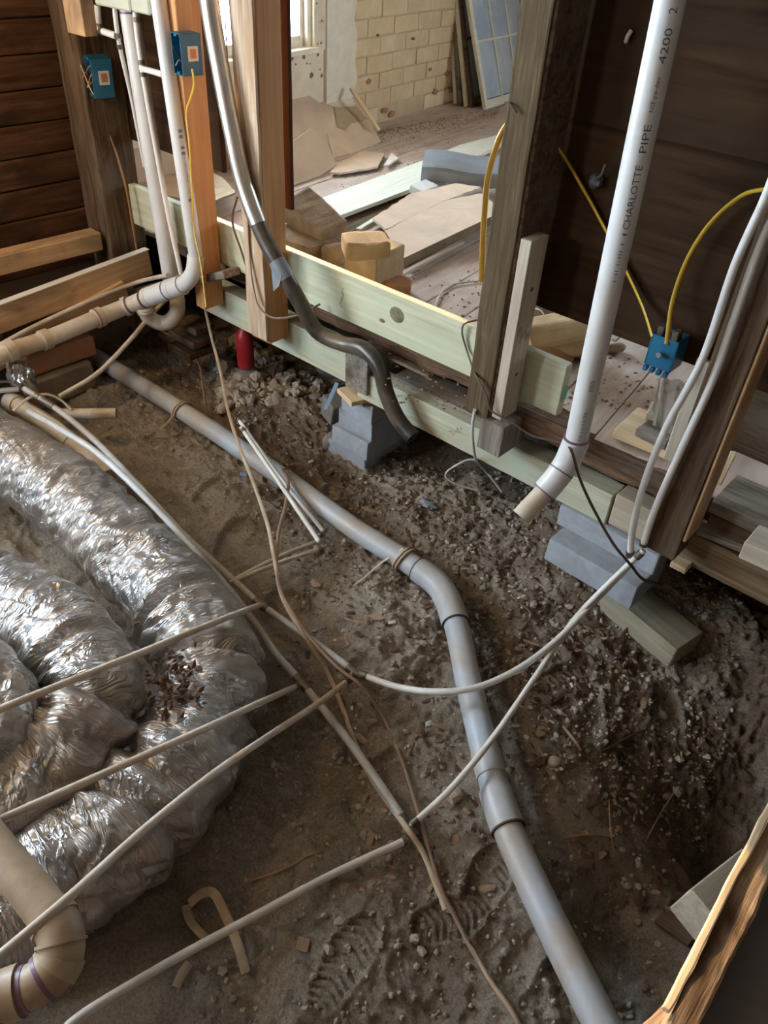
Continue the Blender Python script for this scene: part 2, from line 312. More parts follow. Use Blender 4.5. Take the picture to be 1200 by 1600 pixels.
def boxw(name, x0, x1, y0, y1, z0, z1, mat, parent=None, axis='x', bev=0.003, rough=0.0, cuts=0):
    c = Vector(((x0+x1)/2, (y0+y1)/2, (z0+z1)/2))
    if axis == 'x': return board(name, (x0, c.y, c.z), (x1, c.y, c.z), y1-y0, z1-z0, mat, (0, 0, 1), parent, bev, rough, cuts)
    if axis == 'y': return board(name, (c.x, y0, c.z), (c.x, y1, c.z), x1-x0, z1-z0, mat, (0, 0, 1), parent, bev, rough, cuts)
    return board(name, (c.x, c.y, z0), (c.x, c.y, z1), x1-x0, y1-y0, mat, (0, 1, 0), parent, bev, rough, cuts)
def spline(pts, step=0.02):
    P_ = [np.array(q, float) for q in pts]; out = []
    if len(P_) == 2:
        n = max(2, int(np.linalg.norm(P_[1]-P_[0])/step)); return [P_[0]+(P_[1]-P_[0])*i/n for i in range(n+1)]
    ext = [2*P_[0]-P_[1]]+P_+[2*P_[-1]-P_[-2]]
    for i in range(1, len(ext)-2):
        a, b, c, d = ext[i-1:i+3]; n = max(2, int(np.linalg.norm(c-b)/step))
        ta, tb, tc, td = 0, 0, 0, 0
        tb = ta+max(np.linalg.norm(b-a), 1e-5)**0.5; tc = tb+max(np.linalg.norm(c-b), 1e-5)**0.5; td = tc+max(np.linalg.norm(d-c), 1e-5)**0.5
        for k in range(n):
            t = tb+(tc-tb)*k/n
            A1 = (tb-t)/(tb-ta)*a+(t-ta)/(tb-ta)*b; A2 = (tc-t)/(tc-tb)*b+(t-tb)/(tc-tb)*c; A3 = (td-t)/(td-tc)*c+(t-tc)/(td-tc)*d
            B1 = (tc-t)/(tc-ta)*A1+(t-ta)/(tc-ta)*A2; B2 = (td-t)/(td-tb)*A2+(t-tb)/(td-tb)*A3
            out.append((tc-t)/(tc-tb)*B1+(t-tb)/(tc-tb)*B2)
    out.append(P_[-1]); return out
def frames(path):
    n = len(path); T = []
    for i in range(n):
        d = path[min(i+1, n-1)]-path[max(i-1, 0)]; T.append(d/np.linalg.norm(d))
    u = np.cross(T[0], [0.13, 0.2, 0.97]); u = u if np.linalg.norm(u) > 1e-3 else np.cross(T[0], [1, 0, 0]); u /= np.linalg.norm(u); U = [u]
    for i in range(1, n):
        u = U[-1]-T[i]*(U[-1]@T[i]); u /= np.linalg.norm(u); U.append(u)
    return T, U, [np.cross(t, u) for t, u in zip(T, U)]
def tube_me(path, r, seg=10, hollow=0.0, flat=1.0, origin=(0, 0, 0)):
    T, U, V = frames(path); O_ = np.array(origin); vs_ = []; fs = []; n = len(path)
    rr = r if hasattr(r, '__len__') else [r]*n
    for i in range(n):
        for k in range(seg):
            a = 2*math.pi*k/seg; vs_.append(path[i]-O_+rr[i]*(math.cos(a)*U[i]+flat*math.sin(a)*V[i]))
    for i in range(n-1):
        for k in range(seg):
            k2 = (k+1) % seg; fs.append((i*seg+k, i*seg+k2, (i+1)*seg+k2, (i+1)*seg+k))
    if hollow:
        b0 = len(vs_)
        for i in range(n):
            for k in range(seg):
                a = 2*math.pi*k/seg; vs_.append(path[i]-O_+(rr[i]-hollow)*(math.cos(a)*U[i]+math.sin(a)*V[i]))
        for i in range(n-1):
            for k in range(seg):
                k2 = (k+1) % seg; fs.append((b0+i*seg+k, b0+(i+1)*seg+k, b0+(i+1)*seg+k2, b0+i*seg+k2))
        for k in range(seg):
            k2 = (k+1) % seg; fs.append((k, b0+k, b0+k2, k2)); e = (n-1)*seg; fs.append((e+k, e+k2, b0+e+k2, b0+e+k))
    else:
        fs.append(tuple(range(seg-1, -1, -1))); fs.append(tuple((n-1)*seg+k for k in range(seg)))
    return pyd(vs_, fs, 'tube')
def tube(name, path, r, mat, parent=None, seg=10, hollow=0.0, flat=1.0):
    o = path[len(path)//2]; me = tube_me(path, r, seg, hollow, flat, o)
    ob = link(name, me, mat, parent, Matrix.Translation(Vector(o)), True)
    try: me.set_sharp_from_angle(angle=math.radians(50))
    except Exception: pass
    return ob
def arclen(path): return np.concatenate([[0], np.cumsum([np.linalg.norm(b-a) for a, b in zip(path[:-1], path[1:])])])
def cut(path, s0, s1, step=0.01):
    L = arclen(path); s0 = max(0, s0); s1 = min(L[-1], s1); n = max(2, int((s1-s0)/step)+1); A_ = np.array(path)
    return [np.array([np.interp(s, L, A_[:, k]) for k in range(3)]) for s in np.linspace(s0, s1, n)]
def near(path, px, py):
    L = arclen(path); best = min(range(len(path)), key=lambda i: (lambda q: (q[0]-px)**2+(q[1]-py)**2)(proj(path[i]))); return L[best]
def sleeve(name, path, px, py, half, r, mat, parent, seg=14):
    s = near(path, px, py); return tube(name, cut(path, s-half, s+half, 0.008), r, mat, parent, seg)
def quad_prism(name, corners, thick, mat, parent=None, direction=None, bev=0.002, jag=0.0, edge_mat=None):
    """a slab: top outline corners (3-D, roughly planar) pushed by thick along direction (default: its own normal, away from up)"""
    c = [Vector(q) for q in corners]
    if jag:
        out = []; n0 = len(c)
        for i in range(n0):
            a, b = c[i], c[(i+1) % n0]; k = max(1, int((b-a).length/0.035)); d = (b-a).normalized(); nn = Vector((-d.y, d.x, 0))
            for j in range(k):
                t = j/k; out.append(a.lerp(b, t)+(nn*random.uniform(-jag, jag) if j else nn*0)+d*(random.uniform(-jag, jag)*0.5 if j else 0))
        c = out
    o = sum(c, Vector())/len(c); nrm = Vector()
    for i in range(len(c)): nrm += (c[i]-o).cross(c[(i+1) % len(c)]-o)
    nrm.normalize()
    if nrm.z < 0: c.reverse(); nrm = -nrm
    d = Vector(direction).normalized()*thick if direction is not None else -nrm*thick
    x = (c[1]-c[0]).normalized(); best = max(range(len(corners)), key=lambda i: (Vector(corners[(i+1) % len(corners)])-Vector(corners[i])).length)
    x = (Vector(corners[(best+1) % len(corners)])-Vector(corners[best])).normalized(); y = nrm.cross(x).normalized(); x = y.cross(nrm)
    m = Matrix((x, y, nrm)).transposed().to_4x4(); m.translation = o; inv = m.inverted(); n = len(c)
    vs_ = [inv@q for q in c]+[inv@(q+d) for q in c]
    fs = [tuple(range(n)), tuple(range(2*n-1, n-1, -1))]+[(i, n+i, n+(i+1) % n, (i+1) % n) for i in range(n)]
    bm = bmesh.new(); bv = [bm.verts.new(v) for v in vs_]
    for f in fs: bm.faces.new([bv[i] for i in f])
    bmesh.ops.recalc_face_normals(bm, faces=bm.faces[:])
    if bev: bmesh.ops.bevel(bm, geom=bm.edges[:], offset=bev, segments=1, affect='EDGES')
    me = bpy.data.meshes.new('slab'); bm.to_mesh(me); bm.free()
    ob = link(name, me, mat, parent, m)
    if edge_mat:
        me.materials.append(MT[edge_mat])
        for f in me.polygons:
            if abs(f.normal.z) < 0.6: f.material_index = 1
    return ob
def rock(name, c, size, mat, rot=(0, 0, 0), parent=None, seed=0, sub=3, boxy=0.0, amp=0.16):
    bm = bmesh.new(); bmesh.ops.create_icosphere(bm, subdivisions=sub, radius=1.0)
    for v in bm.verts:
        q = v.co.normalized()
        if boxy:
            mx = max(abs(q.x), abs(q.y), abs(q.z)); q = q.lerp(q/mx*0.82, boxy)
        d = 1+amp*mnoise.noise(v.co*1.3+Vector((seed*5.3, seed, 0)))+0.5*amp*mnoise.noise(v.co*3.1+Vector((0, seed*2.3, seed)))+0.2*amp*mnoise.noise(v.co*8+Vector((seed, 0, 1)))
        v.co = Vector((q.x*size[0], q.y*size[1], q.z*size[2]))*d
    me = bpy.data.meshes.new('rock'); bm.to_mesh(me); bm.free()
    m = Matrix.LocRotScale(Vector(c), __import__('mathutils').Euler(rot), None)
    o = link(name, me, mat, parent, m, True); me.set_sharp_from_angle(angle=math.radians(38)); return o

# ------------------------------------------------------------------ STRUCTURE
def lin(lo, hi, st): return np.arange(lo, hi, st)
gx = np.concatenate([lin(-6.2, -4.2, 0.08), lin(-4.2, -3.4, 0.02), lin(-3.4, -1.9, 0.008), lin(-1.9, 0.45, 0.0055), lin(0.45, 0.9, 0.02), lin(0.9, 2.65, 0.08)])
gy = np.concatenate([lin(-2.7, -0.3, 0.1), lin(-0.3, 0.3, 0.02), lin(0.3, 2.35, 0.0055), lin(2.35, 3.3, 0.03)])
X, Y = np.meshgrid(gx, gy); Z = ground(X, Y); nx, ny = len(gx), len(gy)
me = bpy.data.meshes.new('dirt'); me.vertices.add(nx*ny); me.vertices.foreach_set('co', np.stack([X, Y, Z], -1).astype(np.float32).ravel())
ii, jj = np.meshgrid(np.arange(nx-1), np.arange(ny-1)); q0 = (jj*nx+ii).ravel(); qd = np.stack([q0, q0+1, q0+nx+1, q0+nx], -1).astype(np.int32).ravel()
nf = len(q0); me.loops.add(nf*4); me.loops.foreach_set('vertex_index', qd); me.polygons.add(nf); me.polygons.foreach_set('loop_start', np.arange(0, nf*4, 4, dtype=np.int32))
me.update(calc_edges=True); me.polygons.foreach_set('use_smooth', np.ones(nf, bool))
hum = np.clip(sst(1.45, 1.85, Y+0.5*vn(X*3, Y*3, 21))*(0.45+1.3*vn(X*8, Y*8, 22))+0.55*sst(0.12, 0.34, vn(X*2.6, Y*2.6, 23)+0.35*vn(X*14, Y*14, 24)), 0, 0.92)
at = me.attributes.new('humus', 'FLOAT', 'POINT'); at.data.foreach_set('value', hum.astype(np.float32).ravel())
floor = link('floor', me, 'soil'); setp(floor, kind='structure', label='grey brown trampled dirt of the crawl space with boot prints')

def wall_with_hole(name, axis, c, lo, hi, z0, z1, holes, mat, t=0.06):
    """axis 'x': a wall in the plane x=c running over y; holes = (a0,a1,z0,z1)"""
    cuts_a = sorted({lo, hi, *[h[0] for h in holes], *[h[1] for h in holes]}); cuts_z = sorted({z0, z1, *[h[2] for h in holes], *[h[3] for h in holes]}); vs_ = []; fs = []
    for a0, a1 in zip(cuts_a[:-1], cuts_a[1:]):
        for b0, b1 in zip(cuts_z[:-1], cuts_z[1:]):
            am, bm_ = (a0+a1)/2, (b0+b1)/2
            if any(h[0] < am < h[1] and h[2] < bm_ < h[3] for h in holes): continue
            k = len(vs_)
            for s in (0, t):
                for (a, b) in ((a0, b0), (a1, b0), (a1, b1), (a0, b1)): vs_.append((c-s, a, b) if axis == 'x' else (a, c-s, b))
            fs += [(k, k+1, k+2, k+3), (k+7, k+6, k+5, k+4), (k, k+4, k+5, k+1), (k+1, k+5, k+6, k+2), (k+2, k+6, k+7, k+3), (k+3, k+7, k+4, k)]
    o = link(name, pyd(vs_, fs), mat); return setp(o, kind='structure')
def window(name, axis, c, lo, hi, z0, z1, mat='trimw', mull=2, parent=None):
    def b(nm, a0, a1, b0, b1, d0=-0.05, d1=0.05):
        if axis == 'x': return boxw(nm, c+d0, c+d1, a0, a1, b0, b1, mat, par, 'y' if a1-a0 > b1-b0 else 'z')
        return boxw(nm, a0, a1, c+d0, c+d1, b0, b1, mat, par, 'x' if a1-a0 > b1-b0 else 'z')
    par = bpy.data.objects.new(name, None); COL.objects.link(par); PW[par.name] = Matrix.Identity(4); setp(par, kind='structure'); f = 0.05
    b('window_frame', lo, lo+f, z0, z1); b('window_frame', hi-f, hi, z0, z1); b('window_frame', lo, hi, z0, z0+f); b('window_frame', lo, hi, z1-f, z1)
    zm = (z0+z1)/2; b('meeting_rail', lo+f, hi-f, zm-0.02, zm+0.02, -0.03, 0.02)
    for k in range(1, mull): a = lo+(hi-lo)*k/mull; b('mullion', a-0.01, a+0.01, z0+f, z1-f, -0.02, 0.01)
    for k in range(mull):
        a0 = lo+(hi-lo)*k/mull; a1 = lo+(hi-lo)*(k+1)/mull
        vs_ = [(c, a0, z0), (c, a1, z0), (c, a1, z1), (c, a0, z1)] if axis == 'x' else [(a0, c, z0), (a1, c, z0), (a1, c, z1), (a0, c, z1)]
        link('pane', pyd(vs_, [(0, 1, 2, 3)]), 'glass', par)
    return par
# front room shell
wall_with_hole('wall_left', 'x', -3.66, -2.6, 2.13, -0.5, 3.1, [(YW0, YW1, ZW0, ZW1)], 'inwall')
window('window_1', 'x', -3.68, YW0, YW1, ZW0, ZW1)
wall_with_hole('wall_near', 'y', -2.5, -3.72, 2.5, -0.5, 3.1, [(-3.35, -2.65, 1.5, 2.6)], 'inwall')
window('window_fill_near', 'y', -2.53, -3.35, -2.65, 1.5, 2.6, mull=1)  # unseen window added behind the camera as extra light on the dirt
wall_with_hole('wall_right', 'x', 2.5, -2.6, 7.8, -0.5, 3.1, [], 'inwall')
setp(boxw('ceiling', -5.6, 2.6, -2.6, 7.9, 3.1, 3.18, 'ceil', bev=0), kind='structure')
# back room shell: the brick wall runs a little askew; its own frame: origin W0, along direction WD
WD = Vector((-0.150, 1.0, 0)).normalized(); WN = Vector((WD.y, -WD.x, 0)); W0 = Vector((-4.30, 4.10, 0))     # WN points into the room
MWALL = Matrix((WD, WN, Vector((0, 0, 1)))).transposed().to_4x4(); MWALL.translation = W0                    # local x along wall, y into the room, z up
def wbox(name, a0, a1, d0, d1, z0, z1, mat, parent=None, bev=0.003, rough=0, cuts=0, vert=False):
    m = MWALL@Matrix.Translation(Vector(((a0+a1)/2, (d0+d1)/2, (z0+z1)/2)))
    if vert: return link(name, box_me(z1-z0, d1-d0, a1-a0, bev, rough, cuts), mat, parent, m@Matrix.Rotation(-math.pi/2, 4, 'Y'))
    return link(name, box_me(a1-a0, d1-d0, z1-z0, bev, rough, cuts), mat, parent, m)

ZF = 0.62
fb = bpy.data.objects.new('floor', None); COL.objects.link(fb); PW[fb.name] = Matrix.Identity(4); setp(fb, kind='structure', label='dusty plank floor of the back room')
base_fb = None; PWID = 0.205
for k in range(-1, 36):                                                # planks side by side across the back room, all running along the brick wall
    d0 = 0.012+k*PWID; a = W0+WN*d0
    t0 = (2.17-(a.y))/WD.y; L0 = t0; L1 = (7.72-a.y)/WD.y
    split = random.uniform(1.2, 2.9); segs = [(L0, L0+split), (L0+split+0.004, L1)]
    for (s0, s1) in segs:
        c = Vector((a.x, a.y, 0))+WD*((s0+s1)/2)+WN*(PWID/2)+Vector((0, 0, ZF-0.011+random.uniform(-0.0018, 0.0018)))
        m = MWALL.copy(); m.translation = c
        link('floorboard', box_me(s1-s0, PWID-random.uniform(0.003, 0.007), 0.022, 0.002), 'floorb', fb, m)
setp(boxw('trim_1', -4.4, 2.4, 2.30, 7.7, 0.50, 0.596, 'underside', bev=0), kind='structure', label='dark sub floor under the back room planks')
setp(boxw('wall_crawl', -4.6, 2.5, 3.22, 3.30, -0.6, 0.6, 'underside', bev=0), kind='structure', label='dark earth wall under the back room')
# brick wall
WIN_A0, WIN_A1, WIN_Z0, WIN_Z1 = -1.42, 0.03, 1.20, 2.62
wl = bpy.data.objects.new('wall_back_left', None); COL.objects.link(wl); PW[wl.name] = Matrix.Identity(4); setp(wl, kind='structure', label='cream painted wall of the back room with chipped paint under the window, bricks bare beyond')
wbox('painted_panel', -2.1, 0.155, -0.08, 0.0, 0.85, WIN_Z0-0.02, 'plaster', wl)
wbox('lower_panel', -2.1, 0.155, -0.09, -0.012, 0.55, 0.85, 'drywall', wl)
wbox('painted_panel', -2.1, WIN_A0, -0.08, 0.0, WIN_Z0-0.02, 3.1, 'plaster', wl); wbox('painted_panel', WIN_A0, 0.155, -0.08, 0.0, WIN_Z1, 3.1, 'plaster', wl)
wbox('casing', WIN_A1, 0.157, -0.08, 0.012, WIN_Z0-0.02, WIN_Z1, 'plaster', wl)
wbox('wide_trim', 0.16, 0.455, -0.08, 0.022, 0.62, 3.1, 'trimw', wl)
for k in range(26):
    a, z = (random.uniform(-0.45, 0.13), random.uniform(1.02, 1.17)) if k < 16 else (random.uniform(0.05, 0.14), random.uniform(1.2, 1.5))
    n = random.randint(5, 7); r = random.uniform(0.006, 0.022) if k < 16 else random.uniform(0.005, 0.012)
    q = [(a+r*random.uniform(.6, 1.3)*math.cos(2*math.pi*i/n), 0.0008 if k < 16 else 0.0128, z+r*random.uniform(.4, 1.1)*math.sin(2*math.pi*i/n)) for i in range(n)]
    link('bare_patch', pyd(q+[(v[0], v[1]-0.003, v[2]) for v in q], [tuple(range(n))]+[(i, (i+1) % n, n+(i+1) % n, n+i) for i in range(n)]), 'chip', wl, MWALL)
wbox('mortar_bed', 0.455, 4.0, -0.10, -0.004, 0.55, 3.1, 'mortar', wl, bev=0)
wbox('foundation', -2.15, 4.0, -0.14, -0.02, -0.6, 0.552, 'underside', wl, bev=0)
BH, BL = 0.118, 0.350
brick_me = []
for sd in range(6):
    brick_me.append(box_me(BL-0.008, 0.09, BH-0.008, 0.008, 0.004, 3, 40+sd)); brick_me[-1].materials.append(MT['brick'])
half_me = box_me(BL/2-0.008, 0.09, BH-0.008, 0.008, 0.003, 2, 77); half_me.materials.append(MT['brick'])
for r in range(9):
    z = 0.62+BH*(r+0.5); a = 0.50+(BL/2 if r % 2 else 0)
    if r % 2: link('brick', half_me, None, wl, MWALL@Matrix.Translation((0.50+BL/4-0.0, -0.045, z)))
    while a+BL < 3.4:
        if r == 0 and random.random() < 0.25: a += BL; continue
        link('brick', random.choice(brick_me), None, wl, MWALL@Matrix.Translation((a+BL/2, -0.043+random.uniform(-0.002, 0.005), z))@Matrix.Rotation(random.uniform(-.01, .01), 4, 'Y')); a += BL
pb = []
for i in range(15):
    z = 0.62+i*0.09; o = 0.022*math.sin(i*2.1)+0.012*math.sin(i*5.3); pb += [(0.455, 0.003, z), (0.515+o, 0.003, z)]
link('ragged_plaster_edge', pyd(pb+[(x, 0.014, z) for (x, y, z) in pb], [f for i in range(14) for f in ((30+2*i, 30+2*i+1, 30+2*i+3, 30+2*i+2), (2*i+1, 2*i+3, 30+2*i+3, 30+2*i+1))]), 'plaster', wl, MWALL)
for (a, z, r) in [(0.70, 0.93, .022), (0.95, 0.70, .03), (1.72, 0.74, .03), (1.60, 0.92, .022), (1.9, 0.86, .03), (2.0, 0.72, .035), (1.05, 0.66, .03), (0.8, 1.22, .012), (1.3, 1.16, .016)]:
    n = 9; q = [(a+r*1.5*random.uniform(.7, 1.2)*math.cos(2*math.pi*i/n), 0.012, z+r*random.uniform(.5, 1.0)*math.sin(2*math.pi*i/n)) for i in range(n)]
    link('bare_patch', pyd(q+[(v[0], v[1]-0.012, v[2]) for v in q], [tuple(range(n))]+[(i, (i+1) % n, n+(i+1) % n, n+i) for i in range(n)]), 'redbrick' if r > .02 else 'chip', wl, MWALL)
wbox('wall_stub', -2.1, -2.0, -0.08, 0, 0.55, 3.1, 'plaster', wl)
# window in that wall
wn = bpy.data.objects.new('window_2', None); COL.objects.link(wn); PW[wn.name] = Matrix.Identity(4); setp(wn, kind='structure', label='bright window over the drywall scraps')
wbox('window_sill', WIN_A0, WIN_A1+0.02, -0.09, 0.045, WIN_Z0-0.022, WIN_Z0+0.01, 'trimw', wn)
wbox('window_frame', WIN_A1-0.045, WIN_A1, -0.09, -0.01, WIN_Z0, WIN_Z1, 'trimw', wn, vert=True); wbox('window_frame', WIN_A0, WIN_A0+0.045, -0.09, -0.01, WIN_Z0, WIN_Z1, 'trimw', wn, vert=True)
wbox('window_frame', WIN_A0, WIN_A1, -0.09, -0.01, WIN_Z1-0.04, WIN_Z1, 'trimw', wn)
wbox('sash_stile', WIN_A1-0.085, WIN_A1-0.045, -0.075, -0.04, WIN_Z0, WIN_Z1-0.04, 'trimw', wn, vert=True); wbox('sash_stile', WIN_A0+0.045, WIN_A0+0.085, -0.075, -0.04, WIN_Z0, WIN_Z1-0.04, 'trimw', wn, vert=True)
wbox('sash_rail', WIN_A0+0.085, WIN_A1-0.085, -0.075, -0.04, WIN_Z0+0.01, WIN_Z0+0.075, 'trimw', wn)
wbox('sash_rail', WIN_A0+0.085, WIN_A1-0.085, -0.075, -0.04, WIN_Z1-0.1, WIN_Z1-0.04, 'trimw', wn)
link('pane', pyd([(WIN_A0, -0.055, WIN_Z0), (WIN_A1-0.05, -0.055, WIN_Z0), (WIN_A1-0.05, -0.055, WIN_Z1), (WIN_A0, -0.055, WIN_Z1)], [(0, 1, 2, 3)]), 'glass', wn, MWALL)
wall_with_hole('wall_back', 'y', 7.72, -5.4, 2.5, -0.5, 3.1, [(-1.1, 0.5, 1.25, 2.45)], 'bwall'); window('window_fill_back', 'y', 7.75, -1.1, 0.5, 1.25, 2.45)  # far window is unseen, added to brighten the back floor
setp(boxw('wall_return', -4.15, -3.62, 2.13, 2.19, -0.6, 3.1, 'inwall', bev=0), kind='structure')

# left wall siding boards
ws = bpy.data.objects.new('wall_left_siding', None); COL.objects.link(ws); PW[ws.name] = Matrix.Identity(4); setp(ws, kind='structure', label='dark stained horizontal boards at the far left')
for k in range(20):
    z = 0.50+k*0.131; board('plank', (-3.632, 0.6, z+0.065), (-3.632, 1.97, z+0.065), 0.034, 0.126, 'siding', (math.sin(0.07), 0, 1), ws, 0.008, 0.001, 10)
# dark sheathing behind the studs, right hand side and left hand side
wp = bpy.data.objects.new('wall_partition', None); COL.objects.link(wp); PW[wp.name] = Matrix.Identity(4); setp(wp, kind='structure', label='dark old board sheathing behind the studs, cut off above the floor')
for (x0, x1, zz) in [(-1.245, -0.30, [1.012, 1.565, 2.07, 2.6]), (-0.296, 2.5, [1.012, 1.565, 2.07, 2.6]), (-3.62, -2.765, [1.072, 1.60, 2.1, 2.62])]:
    for z0, z1 in zip(zz[:-1], zz[1:]): boxw('sheathing_board', x0, x1, 2.13, 2.152, z0, z1-0.0005, 'dark', wp, bev=0.004)
    boxw('sheathing_board', x0, x1, 2.13, 2.152, zz[-1], 3.1, 'dark', wp)
boxw('sheathing_board', -2.765, -1.245, 2.13, 2.152, 2.35, 3.1, 'dark', wp)
boxw('sheathing_offcut', -0.474, 0.5, 2.20, 2.222, 0.768, 0.985, 'old', wp)

# ------------------------------------------------------------------ TIMBERS
def timber(name, x0, x1, y0, y1, z0, z1, mat, label, cat, axis='z', bev=0.003, rough=0.0, cuts=0, group=None):
    return setp(boxw(name, x0, x1, y0, y1, z0, z1, mat, None, axis, bev, rough, cuts), label, cat, group)
timber('corner_post', -3.615, -3.425, 1.93, 2.13, 0.45, 3.1, 'old', 'massive dark rough hewn corner post at the far left, blue box on its side', 'post', bev=0.012, rough=0.006, cuts=40)
xa0, xa1 = p(307, 477, y=1.95)[0], p(320, 483, y=1.95)[0]
studA = timber('wall_stud', xa0, xa1, 1.95, 2.06, 0.52, 3.1, 'fir', 'orange fir stud beside the white drain pipes, blue box on its right face', 'stud')
studB = timber('wall_stud', -2.415, p(421, 541, y=1.95)[0], 1.95, 2.062, 0.515, 3.1, 'fir', 'thick orange brown stud with rough pale front, right behind the black hose', 'stud', bev=0.006, rough=0.002, cuts=30)
ob = board('rough_front', ((-2.415+p(421, 541, y=1.95)[0])/2-0.004, 1.944, 0.53), ((-2.415+p(421, 541, y=1.95)[0])/2-0.004, 1.944, 3.1), 0.118, 0.012, 'roughfir', (0, -1, 0), studB, 0.003, 0.003, 40); ob['label'] = 'rough pale sawn front of the stud'
timber('lath_strip', -2.335, -2.295, 2.085, 2.10, 1.045, 3.1, 'lath', 'thin red brown wooden strip behind the thick stud', 'strip', rough=0.002, cuts=20)
timber('old_post', -1.280, -1.186, 1.95, 2.05, 0.652, 3.1, 'oldgrey', 'weathered grey brown post at the middle of the wall, yellow cable beside it', 'post', bev=0.006, rough=0.0025, cuts=40)
boxw('post', -1.19, -1.178, 1.96, 2.12, 0.68, 3.1, 'old', bpy.data.objects['old_post']).name = 'dark_side_strip'
nailer = timber('short_stud', -1.170, -1.132, 1.952, 2.045, 0.672, 1.275, 'greypine', 'short pale board end standing against the weathered middle post', 'board', bev=0.002)
for z in (1.12, 0.83):
    m = Matrix.Translation(Vector((-1.131, 2.0, z)))@Matrix.Rotation(math.pi/2, 4, 'Y'); bm = bmesh.new(); bmesh.ops.create_circle(bm, cap_ends=True, segments=10, radius=0.0075); mm = bpy.data.meshes.new('hole'); bm.to_mesh(mm); bm.free(); link('screw', mm, 'socket', nailer, m)
timber('post_stub', -1.205, -1.108, 1.945, 2.10, 0.535, 0.655, 'stubgrey', 'weathered grey stub of timber under the middle post', 'timber', bev=0.005, rough=0.004, cuts=8)
timber('corner_stud', -0.546, -0.446, 1.95, 2.055, 0.482, 3.1, 'old', 'dark brown old post at the right, two white tubes running down its left edge', 'post', bev=0.006, rough=0.003, cuts=40)
timber('edge_strip', -0.4455, -0.435, 1.955, 2.06, 0.56, 3.1, 'joist', 'thin orange edged strip on the right side of the dark right post', 'strip')
timber('furring_strip', -0.625, -0.585, 2.105, 2.125, 0.70, 1.05, 'greypine', 'narrow light brown strip between the two white tubes at the right post', 'strip')
# treated boards and beams of the sill
sill = timber('sill_board', -3.45, -0.994, 2.07, 2.108, 0.702, 0.888, 'pt', 'long greenish treated board on edge across the doorway', 'board', 'x', 0.003)
def disc(name, x, y, z, rx, rz, mat, parent, nrm='y'):
    n = 20; vs_ = [(rx*math.cos(2*math.pi*i/n), 0, rz*math.sin(2*math.pi*i/n)) for i in range(n)]; vi = [(a*0.55, -0.0015, c*0.55) for a, b, c in vs_]
    fs = [(i, (i+1) % n, n+(i+1) % n, n+i) for i in range(n)]+[tuple(range(n, 2*n))]
    return link(name, pyd(vs_+vi, fs), mat, parent, Matrix.Translation(Vector((x, y, z))))
MT['knot'] = plain('knot_wood', (0.26, 0.24, 0.13), 0.7, (0.13, 0.10, 0.06), 0.45, 0, 40)
kq = p(620, 492, y=2.0688); disc('knot', kq[0], 2.0688, kq[2], 0.035, 0.030, 'knot', sill)
kq = p(597, 501, y=2.0688); disc('knot', kq[0], 2.0688, kq[2], 0.014, 0.008, 'knot', sill)
t = link('end_tag', box_me(0.002, 0.030, 0.05, 0), 'tag', sill, Matrix.Translation(Vector((-0.9925, 2.092, 0.782)))); t['label'] = 'green paper tag on the board end'
timber('sill_beam', -2.95, -1.957, 2.07, 2.16, 0.425, 0.575, 'ptwet', 'greenish treated beam low behind the thick stud, left of the concrete stack', 'beam', 'x', 0.004)
timber('sill_beam', -1.90, -0.728, 2.07, 2.16, 0.388, 0.512, 'ptwet', 'greenish treated beam between the concrete stack and the white elbow', 'beam', 'x', 0.004)
timber('beam_end', -1.955, -1.83, 2.052, 2.30, 0.425, 0.585, 'stubgrey', 'grey weathered timber end pinched under the black hose', 'timber', 'y', 0.006, 0.004, 10)
timber('filler_beam', -0.722, -0.555, 2.075, 2.16, 0.395, 0.522, 'greypine', 'short dusty tan beam piece beside the right post, above the slab blocks', 'beam', 'x', 0.005)
timber('sill_beam', -0.50, 2.0, 2.07, 2.17, 0.40, 0.520, 'ptbrown', 'brown strongly grained treated beam right of the dark right post', 'beam', 'x', 0.004)
timber('rotten_sill', -3.3, -1.30, 2.112, 2.27, 0.625, 0.700, 'rot', 'crumbling rotten old sill under the greenish board, left of the middle post', 'sill', 'x', 0.012, 0.012, 70)
timber('rotten_sill', -1.28, -0.92, 2.06, 2.2, 0.60, 0.668, 'rot', 'crumbling rotten old sill under the middle post and board end', 'sill', 'x', 0.012, 0.010, 20)
timber('rotten_sill', -0.90, -0.46, 2.08, 2.2, 0.575, 0.615, 'rot', 'rotten grey floor edge under the pinkish plank by the white elbow', 'sill', 'x', 0.01, 0.008, 20)
timber('flat_board', -1.75, -1.15, 2.11, 2.25, 0.512, 0.532, 'stubgrey', 'flat grey board lying on the treated beam near the middle post', 'board', 'x', 0.003)
timber('slat', -1.84, -1.62, 2.18, 2.215, 0.545, 0.558, 'greypine', 'thin slat lying in the dark gap under the greenish board', 'slat', 'x')
for k, (x0, z0, z1, mt, lb) in enumerate([(-0.44, 0.598, 0.64, 'stubgrey', 'weathered plank edge right of the dark post, topmost'), (-0.43, 0.555, 0.595, 'old', 'dark plank edge right of the dark post, under the topmost')]):
    timber('subfloor_plank', x0, 1.6, 2.10, 2.30, z0, z1, mt, lb, 'plank', 'x', 0.004, 0.002, 20)
setp(board('plank_end', p(1170, 845, y=2.04), p(1260, 885, y=2.04), 0.12, 0.06, 'greypine', bev=0.004), 'pale plank end sticking out at the right edge, above the brown beam', 'plank')
setp(board('thin_slat', p(1092, 826, y=2.08), p(1192, 866, y=2.08), 0.05, 0.018, 'stubgrey'), 'thin grey slat on the brown beam at the right edge', 'slat')
setp(board('shim', p(1052, 876, y=2.045), p(1076, 888, y=2.045), 0.05, 0.022, 'newpine'), 'small pale wooden shim under the brown beam by the right post', 'shim')
